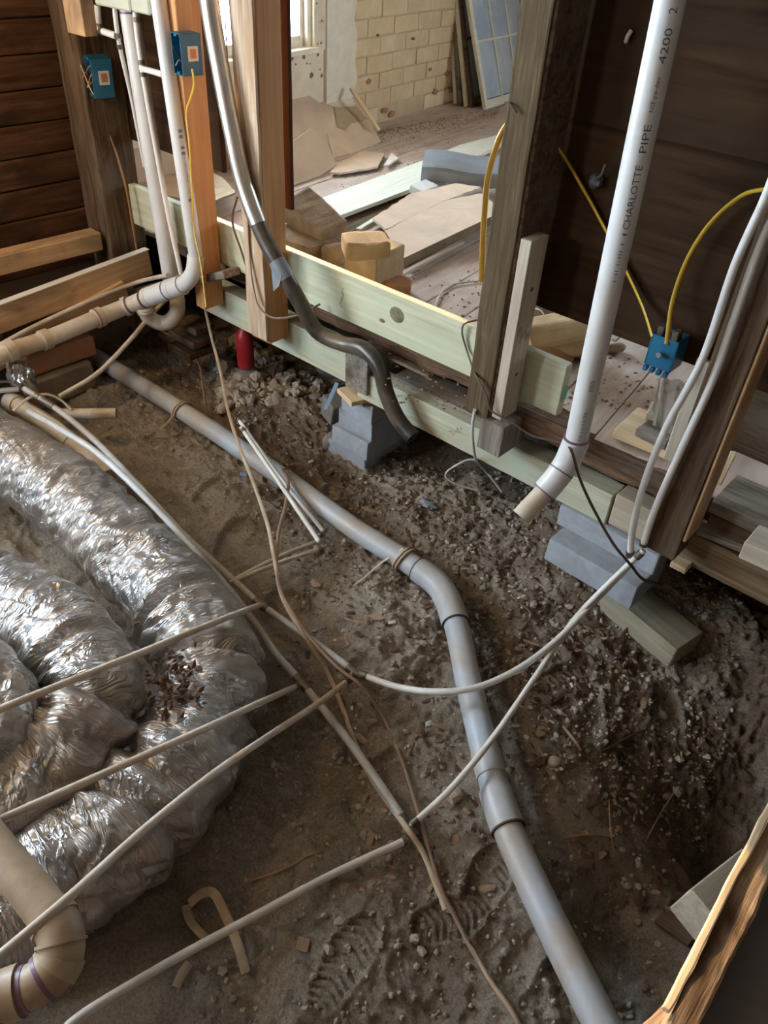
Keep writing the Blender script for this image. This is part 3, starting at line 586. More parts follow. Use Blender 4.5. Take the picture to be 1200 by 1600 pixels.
setp(board('floor_plank', p(975, 666, z=0.645), p(1060, 700, z=0.645), 0.20, 0.035, 'newpine', off=(-0.01, 0.03, 0)), 'short new plank lying on the back floor left of the right post', 'plank')
setp(board('wood_offcut', p(1003, 668, z=0.68), p(1050, 690, z=0.68), 0.09, 0.032, 'stubgrey', bev=0.006, rough=0.003, cuts=4), 'grey wood offcut on the short new plank', 'offcut')
setp(board('wood_offcut', p(1012, 642, z=0.70), p(1058, 655, z=0.70), 0.10, 0.030, 'greypine', bev=0.006, rough=0.003, cuts=4), 'tan wood offcut behind the grey offcut, under the plastic sheet', 'offcut')
# left lower boards
setp(board('joist', p(-60, 519, x=-3.32), p(232, 408, x=-3.32), 0.04, 0.125, 'joist', bev=0.003), 'brown joist board on edge above the muddy drain pipe', 'joist')
setp(board('dust_ledge', p(-60, 500-2, x=-3.32)+np.array([0, 0, 0.006]), p(230, 389, x=-3.32)+np.array([0, 0, 0.003]), 0.042, 0.004, 'white'), 'pale dusty lath on top of the brown joist', 'lath')
setp(board('ledger_board', p(-50, 422, x=-3.50), p(152, 373, x=-3.50), 0.09, 0.085, 'joist', bev=0.004), 'brown ledger board low on the far left wall, in front of the siding', 'board')
boxw('blocking', -3.60, -3.36, 0.6, 1.92, 0.36, 0.42, 'old').name = 'dusty_ledge'; setp(bpy.data.objects['dusty_ledge'], 'dusty dark timber shelf between ledger board and joist', 'timber')
setp(board('lower_joist', p(-60, 590, x=-3.30), p(195, 452, x=-3.30), 0.04, 0.10, 'joist'), 'second brown joist under the upper one, behind the muddy drain pipe', 'joist')
q = p(125, 24, y=1.9); setp(board('brace_block', q+np.array([0, 0, -0.065]), q+np.array([0, 0, 0.5]), 0.13, 0.06, 'joist', (0, 1, 0)), 'light wooden block hanging at the top left corner, over the box with bare wires', 'block')
setp(board('wood_scrap', p(218, 457, y=2.0), p(246, 450, y=2.0), 0.1, 0.05, 'old'), 'dark wood scrap behind the trap bend', 'scrap')
setp(board('small_block', p(327, 432, y=2.02), p(362, 426, y=2.02), 0.09, 0.035, 'stubgrey', bev=0.004), 'small grey wood block wedged beside the fir stud', 'block')
for (u, v, L, wv, h, lb) in [(305, 507, .16, .12, .035, 'upper dark brown wood cribbing under the fir stud'), (300, 525, .20, .14, .04, 'lower dark brown wood cribbing under the fir stud'), (299, 543, .18, .16, .04, 'bottom dark brown wood cribbing under the fir stud')]:
    q = p(u, v, y=2.08); setp(board('cribbing', q-np.array([L/2, 0, 0]), q+np.array([L/2, 0, 0]), wv, h, 'old', bev=0.005), lb, 'block')

# concrete under the beams
def cblock(name, x0, x1, y0, y1, z0, z1, label, rz=0.0, mat='block', cat='block'):
    c = Vector(((x0+x1)/2, (y0+y1)/2, (z0+z1)/2)); SEED[0] += 1
    o = link(name, box_me(y1-y0, x1-x0, z1-z0, 0.006, 0.0035, 8, SEED[0]), mat, None, Matrix.Translation(c)@Matrix.Rotation(math.pi/2+rz, 4, 'Z')); return setp(o, label, cat)
cblock('concrete_block', -2.085, -1.865, 2.085, 2.47, -0.02, 0.091, 'bottom concrete block of the stack under the sill beams', 0.05)
cblock('concrete_block', -2.045, -1.835, 2.070, 2.45, 0.092, 0.184, 'second concrete block from the bottom of the stack, its ledge dusty', 0.03)
cblock('concrete_block', -2.020, -1.825, 2.085, 2.47, 0.185, 0.277, 'third concrete block from the bottom of the stack', 0.02)
cblock('concrete_block', -2.000, -1.818, 2.080, 2.46, 0.278, 0.369, 'topmost concrete block of the stack, wood shims on it', 0.0)
setp(board('shim', (-1.985, 2.10, 0.381), (-1.86, 2.06, 0.381), 0.10, 0.022, 'newpine'), 'new pine shim on the topmost concrete block of the stack', 'shim')
setp(board('shim', (-1.86, 2.16, 0.379), (-1.80, 2.10, 0.379), 0.14, 0.018, 'old'), 'dark wood shim beside the new pine shim on the stack', 'shim')
cblock('concrete_block', -0.895, -0.515, 2.055, 2.25, 0.305, 0.388, 'upper bluish concrete slab under the tan beam piece', 0.0)
cblock('concrete_block', -0.865, -0.52, 1.965, 2.17, 0.205, 0.303, 'lower grey concrete slab half buried in the dirt, below the white elbow', -0.03)
setp(board('brick_block', p(70, 600, z=.09)-np.array([0, .12, 0]), p(70, 600, z=.09)+np.array([0.0, .22, 0]), 0.16, 0.14, 'stone', bev=0.008, rough=0.004, cuts=6), 'dusty tan block under the muddy drain pipe, lower one', 'block')
setp(board('brick_block', p(75, 555, z=.22)-np.array([0.02, .12, 0]), p(75, 555, z=.22)+np.array([-.02, .22, 0]), 0.15, 0.10, 'redbrick', bev=0.008, rough=0.004, cuts=6), 'reddish brown brick under the muddy drain pipe, upper one', 'brick')
rock('foundation_stone', p(505, 573, z=0.06)+np.array([0, .06, 0]), (0.10, 0.08, 0.075), 'stonegrey', seed=3); setp(bpy.data.objects['foundation_stone'], 'dark grey stone in the dirt behind the concrete stack, farther one', 'stone')
setp(board('slate_chunk', g(506, 652, .06)+np.array([-.06, .1, 0.02]), g(520, 650, .06)+np.array([0.02, 0.03, 0]), 0.10, 0.12, 'stonegrey', bev=0.01, rough=0.008, cuts=5), 'dark slab of stone leaning left of the concrete stack', 'stone')
setp(rock('foundation_stone', g(517, 690, .03), (0.035, 0.04, 0.05), 'stonegrey', seed=9), 'small grey stone at the left foot of the concrete stack', 'stone')

# wood lying in the dirt
def qboard(name, a, b, w, h, mat, label, cat, up=(0, 0, 1), **k): return setp(board(name, a, b, w, h, mat, up, **k), label, cat)
za = gz(-0.45, 2.0)
t0 = np.array([-0.645, 2.085, 0.13]); t1 = np.array([-0.30, 2.045, 0.085])
oc = qboard('timber_offcut', p(952, 918, z=0.10), p(1072, 1016, z=0.085), 0.150, 0.095, 'ptgrey', 'thick treated timber offcut lying on the dirt at the right', 'timber', bev=0.004)
qboard('timber_chunk', p(1090, 1440, z=0.05), p(1172, 1372, z=0.02), 0.125, 0.12, 'greypine', 'pale timber chunk lying in the pit at the lower right', 'timber', (0.15, 0.1, 1), bev=0.004)
qboard('dark_stake', g(1030, 1432, .015), g(1085, 1470, .01), 0.05, 0.012, 'old', 'thin dark board under the pale timber chunk in the pit', 'board')

# the floor the picture is taken from
setp(boxw('floor_panel', 0.125, 2.5, -2.5, 2.0, 0.58, 0.612, 'greyfloor', bev=0.004), 'grey dusty floor panel at the lower right corner', 'panel')
spl = qboard('splintered_board', p(1235, 1250, z=0.60), p(1042, 1640, z=0.60), 0.046, 0.11, 'raw', 'splintered raw board edge along the grey floor panel', 'board', bev=0.006, rough=0.005, cuts=60)
re_ = board('raw_edge', p(1224, 1262, z=0.655), p(1058, 1592, z=0.655), 0.014, 0.014, 'newpine', (0, 0, 1), spl, 0.003, 0.003, 40, off=(0, -0.020, 0)); re_['label'] = 'pale raw edge of the board'
qboard('splintered_offcut', p(985, 1650, z=0.56), p(1062, 1572, z=0.56), 0.035, 0.05, 'raw', 'short splintered offcut at the bottom edge, beside the longer raw board', 'board', bev=0.006, rough=0.005, cuts=20)

# ------------------------------------------------------------------ PIPES
def pth(seq, step=0.02):
    """seq of (px, py, axis, value): each a point on a real plane"""
    pts_ = [p(a, b, **{k: v}) for (a, b, k, v) in seq if a != 'top']
    if seq[0][0] == 'top':                                               # runs on up to the ceiling along its first stretch
        d = pts_[0]-pts_[1]; pts_.insert(0, pts_[0]+d*((3.07-pts_[0][2])/max(d[2], 1e-3))*np.array([.5, .5, 1]))
    return spline(pts_, step)
# grey drain pipe lying in the dirt
pz = [0.075, 0.07, 0.07, 0.072, 0.075, 0.075, 0.075, 0.07, 0.068, 0.066, 0.065, 0.065]
gpath = pth([(a, b, 'z', z) for (a, b), z in zip(PIPE_PX, pz)])
gp = thing('grey_drain_pipe', gpath[len(gpath)//2], 'long dusty grey drain pipe lying across the dirt floor', 'pipe')
RG = 0.0425
tube('pipe_barrel', gpath, RG, 'pvcgrey', gp, 28)
s_e0, s_e1 = near(gpath, 655, 888), near(gpath, 711, 972)
tube('elbow', cut(gpath, s_e0, s_e1), RG+0.006, 'pvcgrey', gp, 28)
for (a, b) in ((655, 888), (711, 973), (798, 1292)): sleeve('joint_seam', gpath, a, b, 0.0025, RG+0.0065, 'socket', gp, 28)
s1 = near(gpath, 798, 1290); tube('coupling', cut(gpath, s1-0.115, s1-0.002), RG+0.006, 'pvcgrey', gp, 28); s2 = near(gpath, 768, 1205); tube('coupling', cut(gpath, s2-0.05, s2+0.03), RG+0.003, 'pvcgrey', gp, 28)
# white vertical drain with elbow
cp0 = p(1056, -40, y=1.80); cp0 = cp0+(cp0-p(900, 690, y=1.80))*((3.07-cp0[2])/(cp0[2]-p(900, 690, y=1.80)[2])); cpts = [cp0, p(900, 690, y=1.80), p(886, 722, y=1.79), p(873, 742, y=1.765), p(853, 766, y=1.735), p(814, 808, y=1.66)]
v1 = spline([cpts[0], cpts[1]], 0.004); cpath = v1[:-1]+spline(cpts[1:], 0.006)
cpipe = thing('white_drain_pipe', cpts[1], 'white drain pipe coming down before the dark boards, printed lettering, muddy elbow at its foot', 'pipe')
RC = 0.0325
sb = near(cpath, 896, 700)
tube('pipe_barrel', cut(cpath, 0, sb), RC, 'pvc', cpipe, 32)
st = near(cpath, 852, 768)
ob = tube('elbow', cut(cpath, near(cpath, 902, 684), st, 0.006), RC+0.0055, 'pvc', cpipe, 32)
ob = tube('tail', cut(cpath, st-0.01, 9), RC-0.002, 'pvcdirty', cpipe, 32, 0.004); ob['label'] = 'muddy open pipe tail'
for (a, b) in ((902, 685), (877, 737), (852, 768)): sleeve('purple_ring', cpath, a, b, 0.0022, RC+0.0062, 'primer', cpipe, 32)
def wrap_text(txt, path, pxpy0, px_len, height, r, turn, mat, parent, name='lettering'):
    """letters bent round the pipe, reading up it"""
    c = bpy.data.curves.new('txt', 'FONT'); c.body = txt; c.resolution_u = 2; o = bpy.data.objects.new('txt', c); COL.objects.link(o); bpy.context.view_layer.update()
    me = bpy.data.meshes.new_from_object(o.evaluated_get(bpy.context.evaluated_depsgraph_get())); bpy.data.objects.remove(o)
    n = len(me.vertices); co = np.zeros(n*3); me.vertices.foreach_get('co', co); co = co.reshape(-1, 3); w_ = co[:, 0].max()
    s0 = near(path, *pxpy0); s1 = near(path, *px_len); L = arclen(path); A_ = np.array(path)
    bm = bmesh.new(); bm.from_mesh(me); bmesh.ops.subdivide_edges(bm, edges=[e for e in bm.edges if e.calc_length() > 0.3], cuts=2); 
    for v in bm.verts:
        t = v.co.x/w_; s = s0+(s1-s0)*t; q = np.array([np.interp(s, L, A_[:, k]) for k in range(3)]); q2 = np.array([np.interp(s+0.01*(1 if s1 > s0 else -1), L, A_[:, k]) for k in range(3)])
        ax = q2-q; ax /= np.linalg.norm(ax); nn = CPOS-q; nn = nn-ax*(nn@ax); nn /= np.linalg.norm(nn); bb = np.cross(ax, nn)
        a = turn-(v.co.y-0.35)*height/0.7/r; q = q+(r+0.0006)*(math.cos(a)*nn+math.sin(a)*bb); v.co = Vector(q)
    bmesh.ops.recalc_face_normals(bm, faces=bm.faces[:]); bm.to_mesh(me); bm.free(); me.materials.clear(); return link(name, me, mat, parent)
TW = 0.30
wrap_text('■', cpath, (962, 363), (964, 357), 0.012, RC, TW, 'ink', cpipe) if False else None
wrap_text('CHARLOTTE', cpath, (964, 352), (990, 252), 0.0165, RC, TW, 'ink', cpipe)
wrap_text('PIPE', cpath, (994, 236), (1005, 190), 0.0165, RC, TW, 'ink', cpipe)
wrap_text('NSF-pw-dwv', cpath, (1009, 172), (1022, 118), 0.010, RC, TW, 'ink', cpipe)
wrap_text('4200', cpath, (1028, 98), (1042, 42), 0.0165, RC, TW, 'ink', cpipe)
wrap_text('2', cpath, (1047, 22), (1050, 10), 0.0165, RC, TW, 'ink', cpipe)
wrap_text('I', cpath, (961, 363), (963, 356), 0.010, RC, TW, 'ink', cpipe)
wrap_text('I-II I-III-I', cpath, (944, 432), (960, 372), 0.009, RC, TW, 'inkblue', cpipe)
wrap_text('IIIIIIIII', cpath, (908, 602), (913, 584), 0.013, RC, TW, 'ink', cpipe)
wrap_text('12 11:16:26', cpath, (891, 678), (902, 634), 0.010, RC, TW, 'inkblue', cpipe)

# muddy drain at the left
dp = pth([(306, 400, 'y', 1.93), (303, 424, 'y', 1.915), (290, 442, 'y', 1.90), (265, 452, 'y', 1.875), (235, 463, 'y', 1.84), (197, 479, 'x', -3.135), (157, 495, 'x', -3.135), (75, 529, 'x', -3.13), (8, 552, 'x', -3.125), (-30, 575, 'x', -3.12)], 0.012)
vp = pth([('top', 0, 0, 0), (244, -30, 'y', 1.93), (306, 400, 'y', 1.93)])
RD = 0.040
ld = thing('muddy_drain_pipe', dp[20], 'muddy white drain pipe running level along the joists into the left corner', 'pipe')
tube('pipe_barrel', cut(dp, near(dp, 240, 461), 9), RD-0.003, 'pvcdirty', ld, 24)
tube('sweep_elbow', cut(dp, 0, near(dp, 268, 451), 0.008), RD-0.004, 'pvc', ld, 24)
tube('tee', cut(dp, near(dp, 285, 446), near(dp, 232, 464)), RD+0.004, 'pvc', ld, 24)
for (a, b, c_) in ((268, 451, .012), (233, 464, .014), (196, 480, .014), (155, 496, .018), (72, 530, .018), (15, 549, .02)): sleeve('collar', dp, a, b, c_, RD+0.005, 'pvcdirty' if a < 240 else 'pvc', ld, 24)
for (a, b) in ((262, 453), (228, 466), (202, 477), (150, 498)): sleeve('purple_ring', dp, a, b, 0.003, RD+0.0057, 'primer', ld, 24)
tube('riser', vp, 0.030, 'pvc', ld, 24)
for k in range(26):
    a = 205+k*5.2
    if random.random() < 0.75: wrap_text(random.choice('I-'), vp, (244+62*(a+30)/430, a), (244+62*(a+27)/430, a-3), 0.016, 0.030, 0.35, 'inkblue', ld, 'print_mark')
sp = pth([(196, -20, 'y', 1.99), (268, 440, 'y', 1.99)])
trap = pth([(268, 440, 'y', 1.99), (277, 470, 'y', 1.985), (275, 492, 'y', 1.96), (255, 505, 'y', 1.92), (234, 497, 'y', 1.87), (226, 478, 'y', 1.84)], 0.01)
stk = thing('white_stack_pipe', sp[-1], 'white upright pipe at the left, trap bend at its foot behind the muddy drain', 'pipe')
tube('pipe_barrel', sp, 0.0385, 'pvc', stk, 24); tube('trap_bend', trap, 0.036, 'pvcdirty', stk, 24)
sleeve('collar', trap, 227, 482, 0.012, 0.043, 'pvcdirty', stk, 24); sleeve('purple_ring', sp, 199, 24, 0.004, 0.0392, 'primer', stk, 24)
ob = thing('water_tube', p(226, 140, y=1.955), 'thin white tube with dark crimped tee, right beside the white upright pipe', 'tube')
tube('tube_body', pth([(209, -20, 'y', 1.955), (213, 40, 'y', 1.955), (222, 106, 'y', 1.955), (238, 200, 'y', 1.955), (262, 330, 'y', 1.955), (284, 432, 'y', 1.955)]), 0.011, 'pex', ob)
tube('side_branch', pth([(221, 107, 'y', 1.955), (240, 112, 'y', 1.945), (257, 117, 'y', 1.935)]), 0.0115, 'pex', ob)
tq = pth([(209, -20, 'y', 1.955), (222, 106, 'y', 1.955), (238, 200, 'y', 1.955)])
for (a, b) in ((212, 33), (219, 97), (222, 112)): sleeve('crimp_ring', tq, a, b, 0.008, 0.0135, 'fitting', ob, 12)
sleeve('crimp_ring', pth([(221, 107, 'y', 1.955), (257, 117, 'y', 1.935)]), 255, 117, 0.006, 0.0135, 'fitting', ob, 12)
ob = thing('water_tube', p(188, 70, y=1.98), 'thin white tube left of the white upright pipe with an elbow branch', 'tube')
tq = pth([(176, -20, 'y', 1.94), (184, 55, 'y', 1.94), (205, 150, 'y', 1.99), (226, 260, 'y', 2.04)]); tube('tube_body', tq, 0.009, 'pex', ob)
t2 = pth([(152, 8, 'y', 1.94), (156, 46, 'y', 1.94), (164, 50, 'y', 1.94), (185, 57, 'y', 1.94)]); tube('side_branch', t2, 0.013, 'pex', ob)
for (a, b) in ((156, 40), (160, 48), (183, 56)): sleeve('crimp_ring', t2, a, b, 0.008, 0.0155, 'fitting', ob, 12)
for (a, b) in ((182, 52), (187, 68)): sleeve('crimp_ring', tq, a, b, 0.008, 0.012, 'fitting', ob, 12)
vb = thing('valve_box', p(190, 0, y=1.92), 'greenish white plastic valve box at the top left, over the white pipes', 'box')
MT['boxp'] = plain('greenish_plastic', (0.55, 0.56, 0.45), 0.4)
for (xa, xb, zb) in ((p(147, 0, y=1.90)[0], p(201, 0, y=1.90)[0], p(170, 12, y=1.90)[2]), (p(202, 0, y=1.90)[0]+.004, p(231, 0, y=1.90)[0], p(215, 18, y=1.90)[2]-.005)):
    boxw('box_shell', xa, xb, 1.90, 2.02, zb, zb+0.3, 'boxp', vb, 'z', 0.006)
# pipe cluster by the left edge
ob = thing('pipe_stub', p(120, 647, z=.17), 'short open muddy pipe stub pointing right, by the left edge', 'pipe')
tube('stub_barrel', pth([(95, 647, 'z', .17), (182, 646, 'z', .17)]), 0.0245, 'pvcdirty', ob, 20, 0.004); 
tp = pth([(14, 625, 'z', .20), (40, 640, 'z', .20), (80, 665, 'z', .185), (128, 705, 'z', .15), (170, 745, 'z', .13)]); tube('main_barrel', tp, 0.036, 'pvcdirty', ob, 20)
sleeve('collar', tp, 22, 630, 0.03, 0.043, 'pvcdirty', ob, 20); sleeve('collar', tp, 108, 688, 0.012, 0.041, 'pvcdirty', ob, 20)
ob = setp(tube('strap_cable', pth([(20, 642, 'z', .25), (45, 622, 'z', .27), (75, 616, 'z', .26), (95, 625, 'z', .23), (112, 640, 'z', .2)]), 0.008, 'romexgrey', flat=.5), 'grey cable looped over the pipe cluster at the left edge', 'cable')
ob = setp(tube('black_cable', pth([(-10, 597, 'z', .30), (25, 598, 'z', .30), (42, 618, 'z', .28)]), 0.006, 'hose'), 'thin black cable at the left edge above the pipe cluster', 'cable')
setp(tube('tan_tube', pth([(-20, 612, 'z', .26), (30, 608, 'z', .26)]), 0.011, 'pexdirty'), 'short tan tube end at the left edge', 'tube')
# bottom left drain
bp = pth([(-60, 1258, 'z', .47), (0, 1335, 'z', .46), (62, 1410, 'z', .45), (95, 1462, 'z', .44), (90, 1505, 'z', .42), (60, 1535, 'z', .41), (20, 1552, 'z', .40), (-60, 1580, 'z', .40)], 0.01)
ob = thing('drain_bend', bp[len(bp)//2], 'muddy brown drain pipe with a wide bend at the lower left corner', 'pipe')
tube('pipe_barrel', bp, 0.040, 'pvcbrown', ob, 28); tube('bend', cut(bp, near(bp, 80, 1432), near(bp, 66, 1532), 0.008), 0.0435, 'pvcbrown', ob, 28)
for (a, b, h) in ((82, 1436, .012), (96, 1478, .003), (88, 1508, .012), (22, 1552, .016)): sleeve('collar', bp, a, b, h, 0.0475, 'pvcbrown', ob, 28)
sleeve('purple_ring', bp, 66, 1533, 0.004, 0.0446, 'primer', ob, 28); sleeve('purple_ring', bp, 40, 1545, 0.005, 0.0415, 'primer', ob, 28)

# ------------------------------------------------------------------ WATER TUBES over the dirt and the ducts
def wt(name, seq, r, mat, label, fits=(), step=0.02, cat='tube', ends=()):
    path = pth(seq, step); o = thing(name, path[len(path)//2], label, cat); tube('tube_body', path, r, mat, o, 12)
    for (a, b, h) in fits: sleeve('crimp_ring', path, a, b, h, r+0.003, 'fitting', o, 12)
    return o, path
NM = 'water_tube'
o1, P1 = wt(NM, [(38, 607, 'z', .31), (90, 640, 'z', .28), (150, 690, 'z', .25), (210, 752, 'z', .22), (285, 833, 'z', .16), (355, 898, 'z', .10), (408, 945, 'z', .075), (470, 988, 'z', .06), (548, 1045, 'z', .06)], 0.0125, 'pexgrey', 'grey main tube from the left pipe cluster past the big duct to a black tee', [(60, 622, .012), (80, 634, .02), (407, 944, .014), (545, 1043, .012)])
sleeve('coupling', P1, 408, 945, 0.03, 0.015, 'fitting', o1, 12); sleeve('coupling', P1, 72, 629, 0.035, 0.016, 'fitting', o1, 12)
tube('tee', pth([(545, 1043, 'z', .06), (556, 1052, 'z', .06), (566, 1056, 'z', .06)], 0.01), 0.0135, 'fitting', o1, 12); tube('tee_leg', pth([(553, 1050, 'z', .06), (548, 1060, 'z', .055)], 0.01), 0.012, 'fitting', o1, 12)
o2, P2 = wt(NM, [(45, 643, 'z', .30), (90, 668, 'z', .33), (150, 706, 'z', .33), (215, 765, 'z', .30), (300, 855, 'z', .22), (385, 955, 'z', .12), (430, 1020, 'z', .075), (472, 1068, 'z', .055), (540, 1152, 'z', .04), (600, 1235, 'z', .035), (636, 1290, 'z', .035)], 0.0125, 'pexgrey', 'grey main tube hugging the top edge of the big duct down to the lower tee', [(466, 1060, .012), (478, 1076, .012), (630, 1282, .012)])
sleeve('coupling', P2, 471, 1067, 0.03, 0.0145, 'fitting', o2, 12); tube('tee', pth([(626, 1276, 'z', .035), (640, 1294, 'z', .035), (650, 1308, 'z', .035)], 0.01), 0.0145, 'fitting', o2, 12)
wt(NM, [(-30, 1121, 'z', .50), (0, 1108, 'z', .50), (200, 1028, 'z', .44), (300, 987, 'z', .40), (360, 963, 'z', .32), (388, 952, 'z', .22), (404, 946, 'z', .10)], 0.0095, 'pexdirty', 'upper dusty tube slanting across the coiled ducts')
wt(NM, [(-30, 1294, 'z', .44), (0, 1281, 'z', .44), (200, 1192, 'z', .40), (330, 1134, 'z', .36), (400, 1101, 'z', .26), (466, 1071, 'z', .065)], 0.0095, 'pexdirty', 'middle dusty tube slanting across the coiled ducts', [(462, 1073, .01)])
wt(NM, [(-30, 1518, 'z', .56), (0, 1493, 'z', .55), (110, 1400, 'z', .52), (230, 1292, 'z', .44), (330, 1212, 'z', .38), (420, 1150, 'z', .22), (500, 1097, 'z', .11), (548, 1060, 'z', .06)], 0.0095, 'pexdirty', 'lower pale tube slanting from the lower left corner over the duct to the black tee', [(544, 1062, .01)])
wt(NM, [(90, 1625, 'z', .16), (110, 1600, 'z', .155), (250, 1512, 'z', .115), (400, 1430, 'z', .075), (520, 1366, 'z', .05), (634, 1313, 'z', .04)], 0.0105, 'pex', 'clean white tube running from the bottom edge to the lower tee', [(630, 1315, .01)])
wt(NM, [(560, 1052, 'z', .06), (620, 1073, 'z', .09), (680, 1081, 'z', .135), (745, 1074, 'z', .155), (810, 1045, 'z', .17), (870, 1000, 'z', .20), (930, 938, 'y', 1.86), (980, 886, 'y', 1.915), (990, 872, 'y', 1.93)], 0.0105, 'pex', 'white tube curving in a sagging arc over the grey drain pipe to the right post', [(568, 1057, .012)])
wt(NM, [(640, 1292, 'z', .04), (700, 1237, 'z', .10), (765, 1160, 'z', .15), (835, 1060, 'z', .17), (900, 965, 'z', .215), (960, 903, 'y', 1.89), (1006, 860, 'y', 1.935)], 0.0095, 'pex', 'straighter white tube crossing the grey drain pipe to the right post, below the sagging one', [(648, 1285, .012), (1000, 864, .012)])
wt(NM, [('top', 0, 0, 0), (1215, 258, 'y', 1.90), (1196, 308, 'y', 1.90), (1150, 410, 'y', 1.90), (1098, 560, 'y', 1.90), (1040, 670, 'y', 1.905), (1005, 760, 'y', 1.915), (988, 830, 'y', 1.925), (984, 874, 'y', 1.93)], 0.0105, 'pex', 'left one of the two white tubes rising beside the right post', [(985, 866, .01)])
wt(NM, [('top', 0, 0, 0), (1230, 300, 'y', 1.925), (1200, 352, 'y', 1.925), (1150, 490, 'y', 1.925), (1115, 590, 'y', 1.925), (1060, 712, 'y', 1.925), (1022, 800, 'y', 1.925), (1005, 852, 'y', 1.93)], 0.0105, 'pex', 'right one of the two white tubes rising beside the right post', [(1006, 850, .01)])
wt(NM, [(373, 656, 'z', .20), (430, 735, 'z', .14), (505, 830, 'z', .05)], 0.0085, 'pex', 'upper one of the two capped white tube ends sticking up over the grey pipe', [(374, 657, .008)])
wt(NM, [(377, 668, 'z', .22), (430, 745, 'z', .16), (500, 848, 'z', .08)], 0.0095, 'pex', 'lower one of the two capped white tube ends sticking up over the grey pipe', [(379, 671, .008), (499, 846, .008)])
wt(NM, [(500, 844, 'z', .05), (430, 873, 'z', .055), (362, 908, 'z', .085)], 0.0085, 'pexdirty', 'farther one of the two tan tubes branching from the grey main tube')
wt(NM, [(499, 858, 'z', .06), (430, 882, 'z', .065), (358, 911, 'z', .10)], 0.0085, 'pexdirty', 'nearer one of the two tan tubes branching from the grey main tube', [(498, 858, .005)])
wt(NM, [(-30, 556, 'x', -3.262), (50, 512, 'x', -3.262), (150, 466, 'x', -3.262), (215, 441, 'x', -3.24), (262, 430, 'y', 1.93)], 0.0105, 'pexdirty', 'thin dusty tube following above the muddy drain pipe')
wt(NM, [(92, 620, 'z', .24), (150, 585, 'z', .28), (200, 535, 'z', .34), (240, 488, 'z', .40), (268, 462, 'z', .45), (283, 457, 'z', .47)], 0.0105, 'pexdirty', 'dusty tube curving up from the left pipe cluster to the trap bend', [(270, 461, .012)])

# ------------------------------------------------------------------ HOSE AND CABLES
hp = pth([('top', 0, 0, 0), (322, -40, 'y', 1.90), (331, 30, 'y', 1.90), (345, 110, 'y', 1.90), (362, 200, 'y', 1.90), (382, 290, 'y', 1.90), (412, 370, 'y', 1.90), (445, 430, 'y', 1.905), (470, 475, 'y', 1.93), (496, 518, 'y', 1.97), (535, 537, 'y', 2.0), (568, 545, 'y', 2.0), (592, 572, 'y', 1.99), (604, 615, 'y', 1.985), (622, 655, 'y', 1.985), (645, 683, 'y', 1.985)], 0.012)
hs = thing('black_hose', hp[len(hp)//2], 'thick black hose hanging down before the thick stud and bending along the sill', 'hose')
tube('hose_body', hp, 0.031, 'hose', hs, 24, 0.005)
tube('dusty_jacket', cut(hp, 0, near(hp, 403, 352)), 0.0325, 'jacket', hs, 24)  # bright metallic jacket gives the upper hose its white strip
ob = tube('tape_wrap', cut(hp, near(hp, 430, 408), near(hp, 447, 436), 0.008), 0.0325, 'tape', hs, 24); ob['label'] = 'grey tape wrapped round the hose'
q = p(430, 446, y=1.88); ob = quad_prism('tape_flap', [p(424, 420, y=1.875), p(440, 430, y=1.875), p(436, 447, y=1.87), p(427, 455, y=1.87)], 0.002, 'tape', hs, bev=0)
def cable(seq, r, mat, label, name='cable', flat=0.6, step=0.015, ends=None):
    path = pth(seq, step); return setp(tube(name, path, r, mat, None, 8, 0, flat), label, 'cable'), path
def gseq(pts): return [(a, b, 'z', float(g(a, b, off)[2])) for (a, b, off) in pts]
cable([(300, 108, 'y', 1.93), (303, 130, 'y', 1.935), (297, 155, 'y', 1.94), (291, 175, 'y', 1.94), (296, 230, 'y', 1.93), (300, 300, 'y', 1.93), (303, 360, 'y', 1.92), (313, 410, 'y', 1.90), (322, 480, 'y', 1.86)], 0.006, 'romexy', 'yellow cable running down the orange fir stud from its blue box')
cable([(316, 432, 'y', 1.91), (320, 480, 'z', .42), (330, 525, 'z', .30), (343, 575, 'z', .22), (356, 640, 'z', .16), (375, 700, 'z', .17), (395, 752, 'z', .15), (418, 820, 'z', .14), (428, 870, 'z', .13), (440, 930, 'z', .09), (470, 985, 'z', .095), (490, 1015, 'z', .05)]+gseq([(512, 1052, .012), (535, 1105, .012), (552, 1155, .012), (580, 1215, .012), (612, 1262, .02), (640, 1300, .05), (660, 1330, .03), (680, 1380, .012), (696, 1422, .008)]), 0.0075, 'romexw', 'cream cable falling from the fir stud and snaking down to the lower tee')
cable([(452, 734, 'z', .12), (442, 733, 'z', .14), (450, 748, 'z', .14), (446, 790, 'z', .13), (436, 830, 'z', .13), (432, 880, 'z', .12), (438, 920, 'z', .10), (460, 962, 'z', .10), (490, 1003, 'z', .085), (530, 1045, 'z', .09), (560, 1068, 'z', .075)]+gseq([(598, 1120, .01), (625, 1180, .012), (645, 1240, .02), (655, 1275, .03), (665, 1310, .03), (690, 1390, .012), (712, 1435, .012), (735, 1480, .012), (775, 1548, .012), (830, 1625, .012)]), 0.0075, 'romexp', 'dusty pinkish cable crossing the dirt from the capped tubes to the bottom edge')
cable(gseq([(735, 1478, .012), (765, 1530, .012), (800, 1580, .014), (822, 1625, .012)]), 0.006, 'romexw', 'second cream cable beside the pinkish one at the bottom edge')
cable([(230, 500, 'y', 1.85), (255, 518, 'z', .20), (285, 535, 'z', .17), (308, 562, 'z', .12), (318, 610, 'z', .07), (323, 655, 'z', .045)], 0.0075, 'romexp', 'brownish cable arching from the trap bend into the dirt')
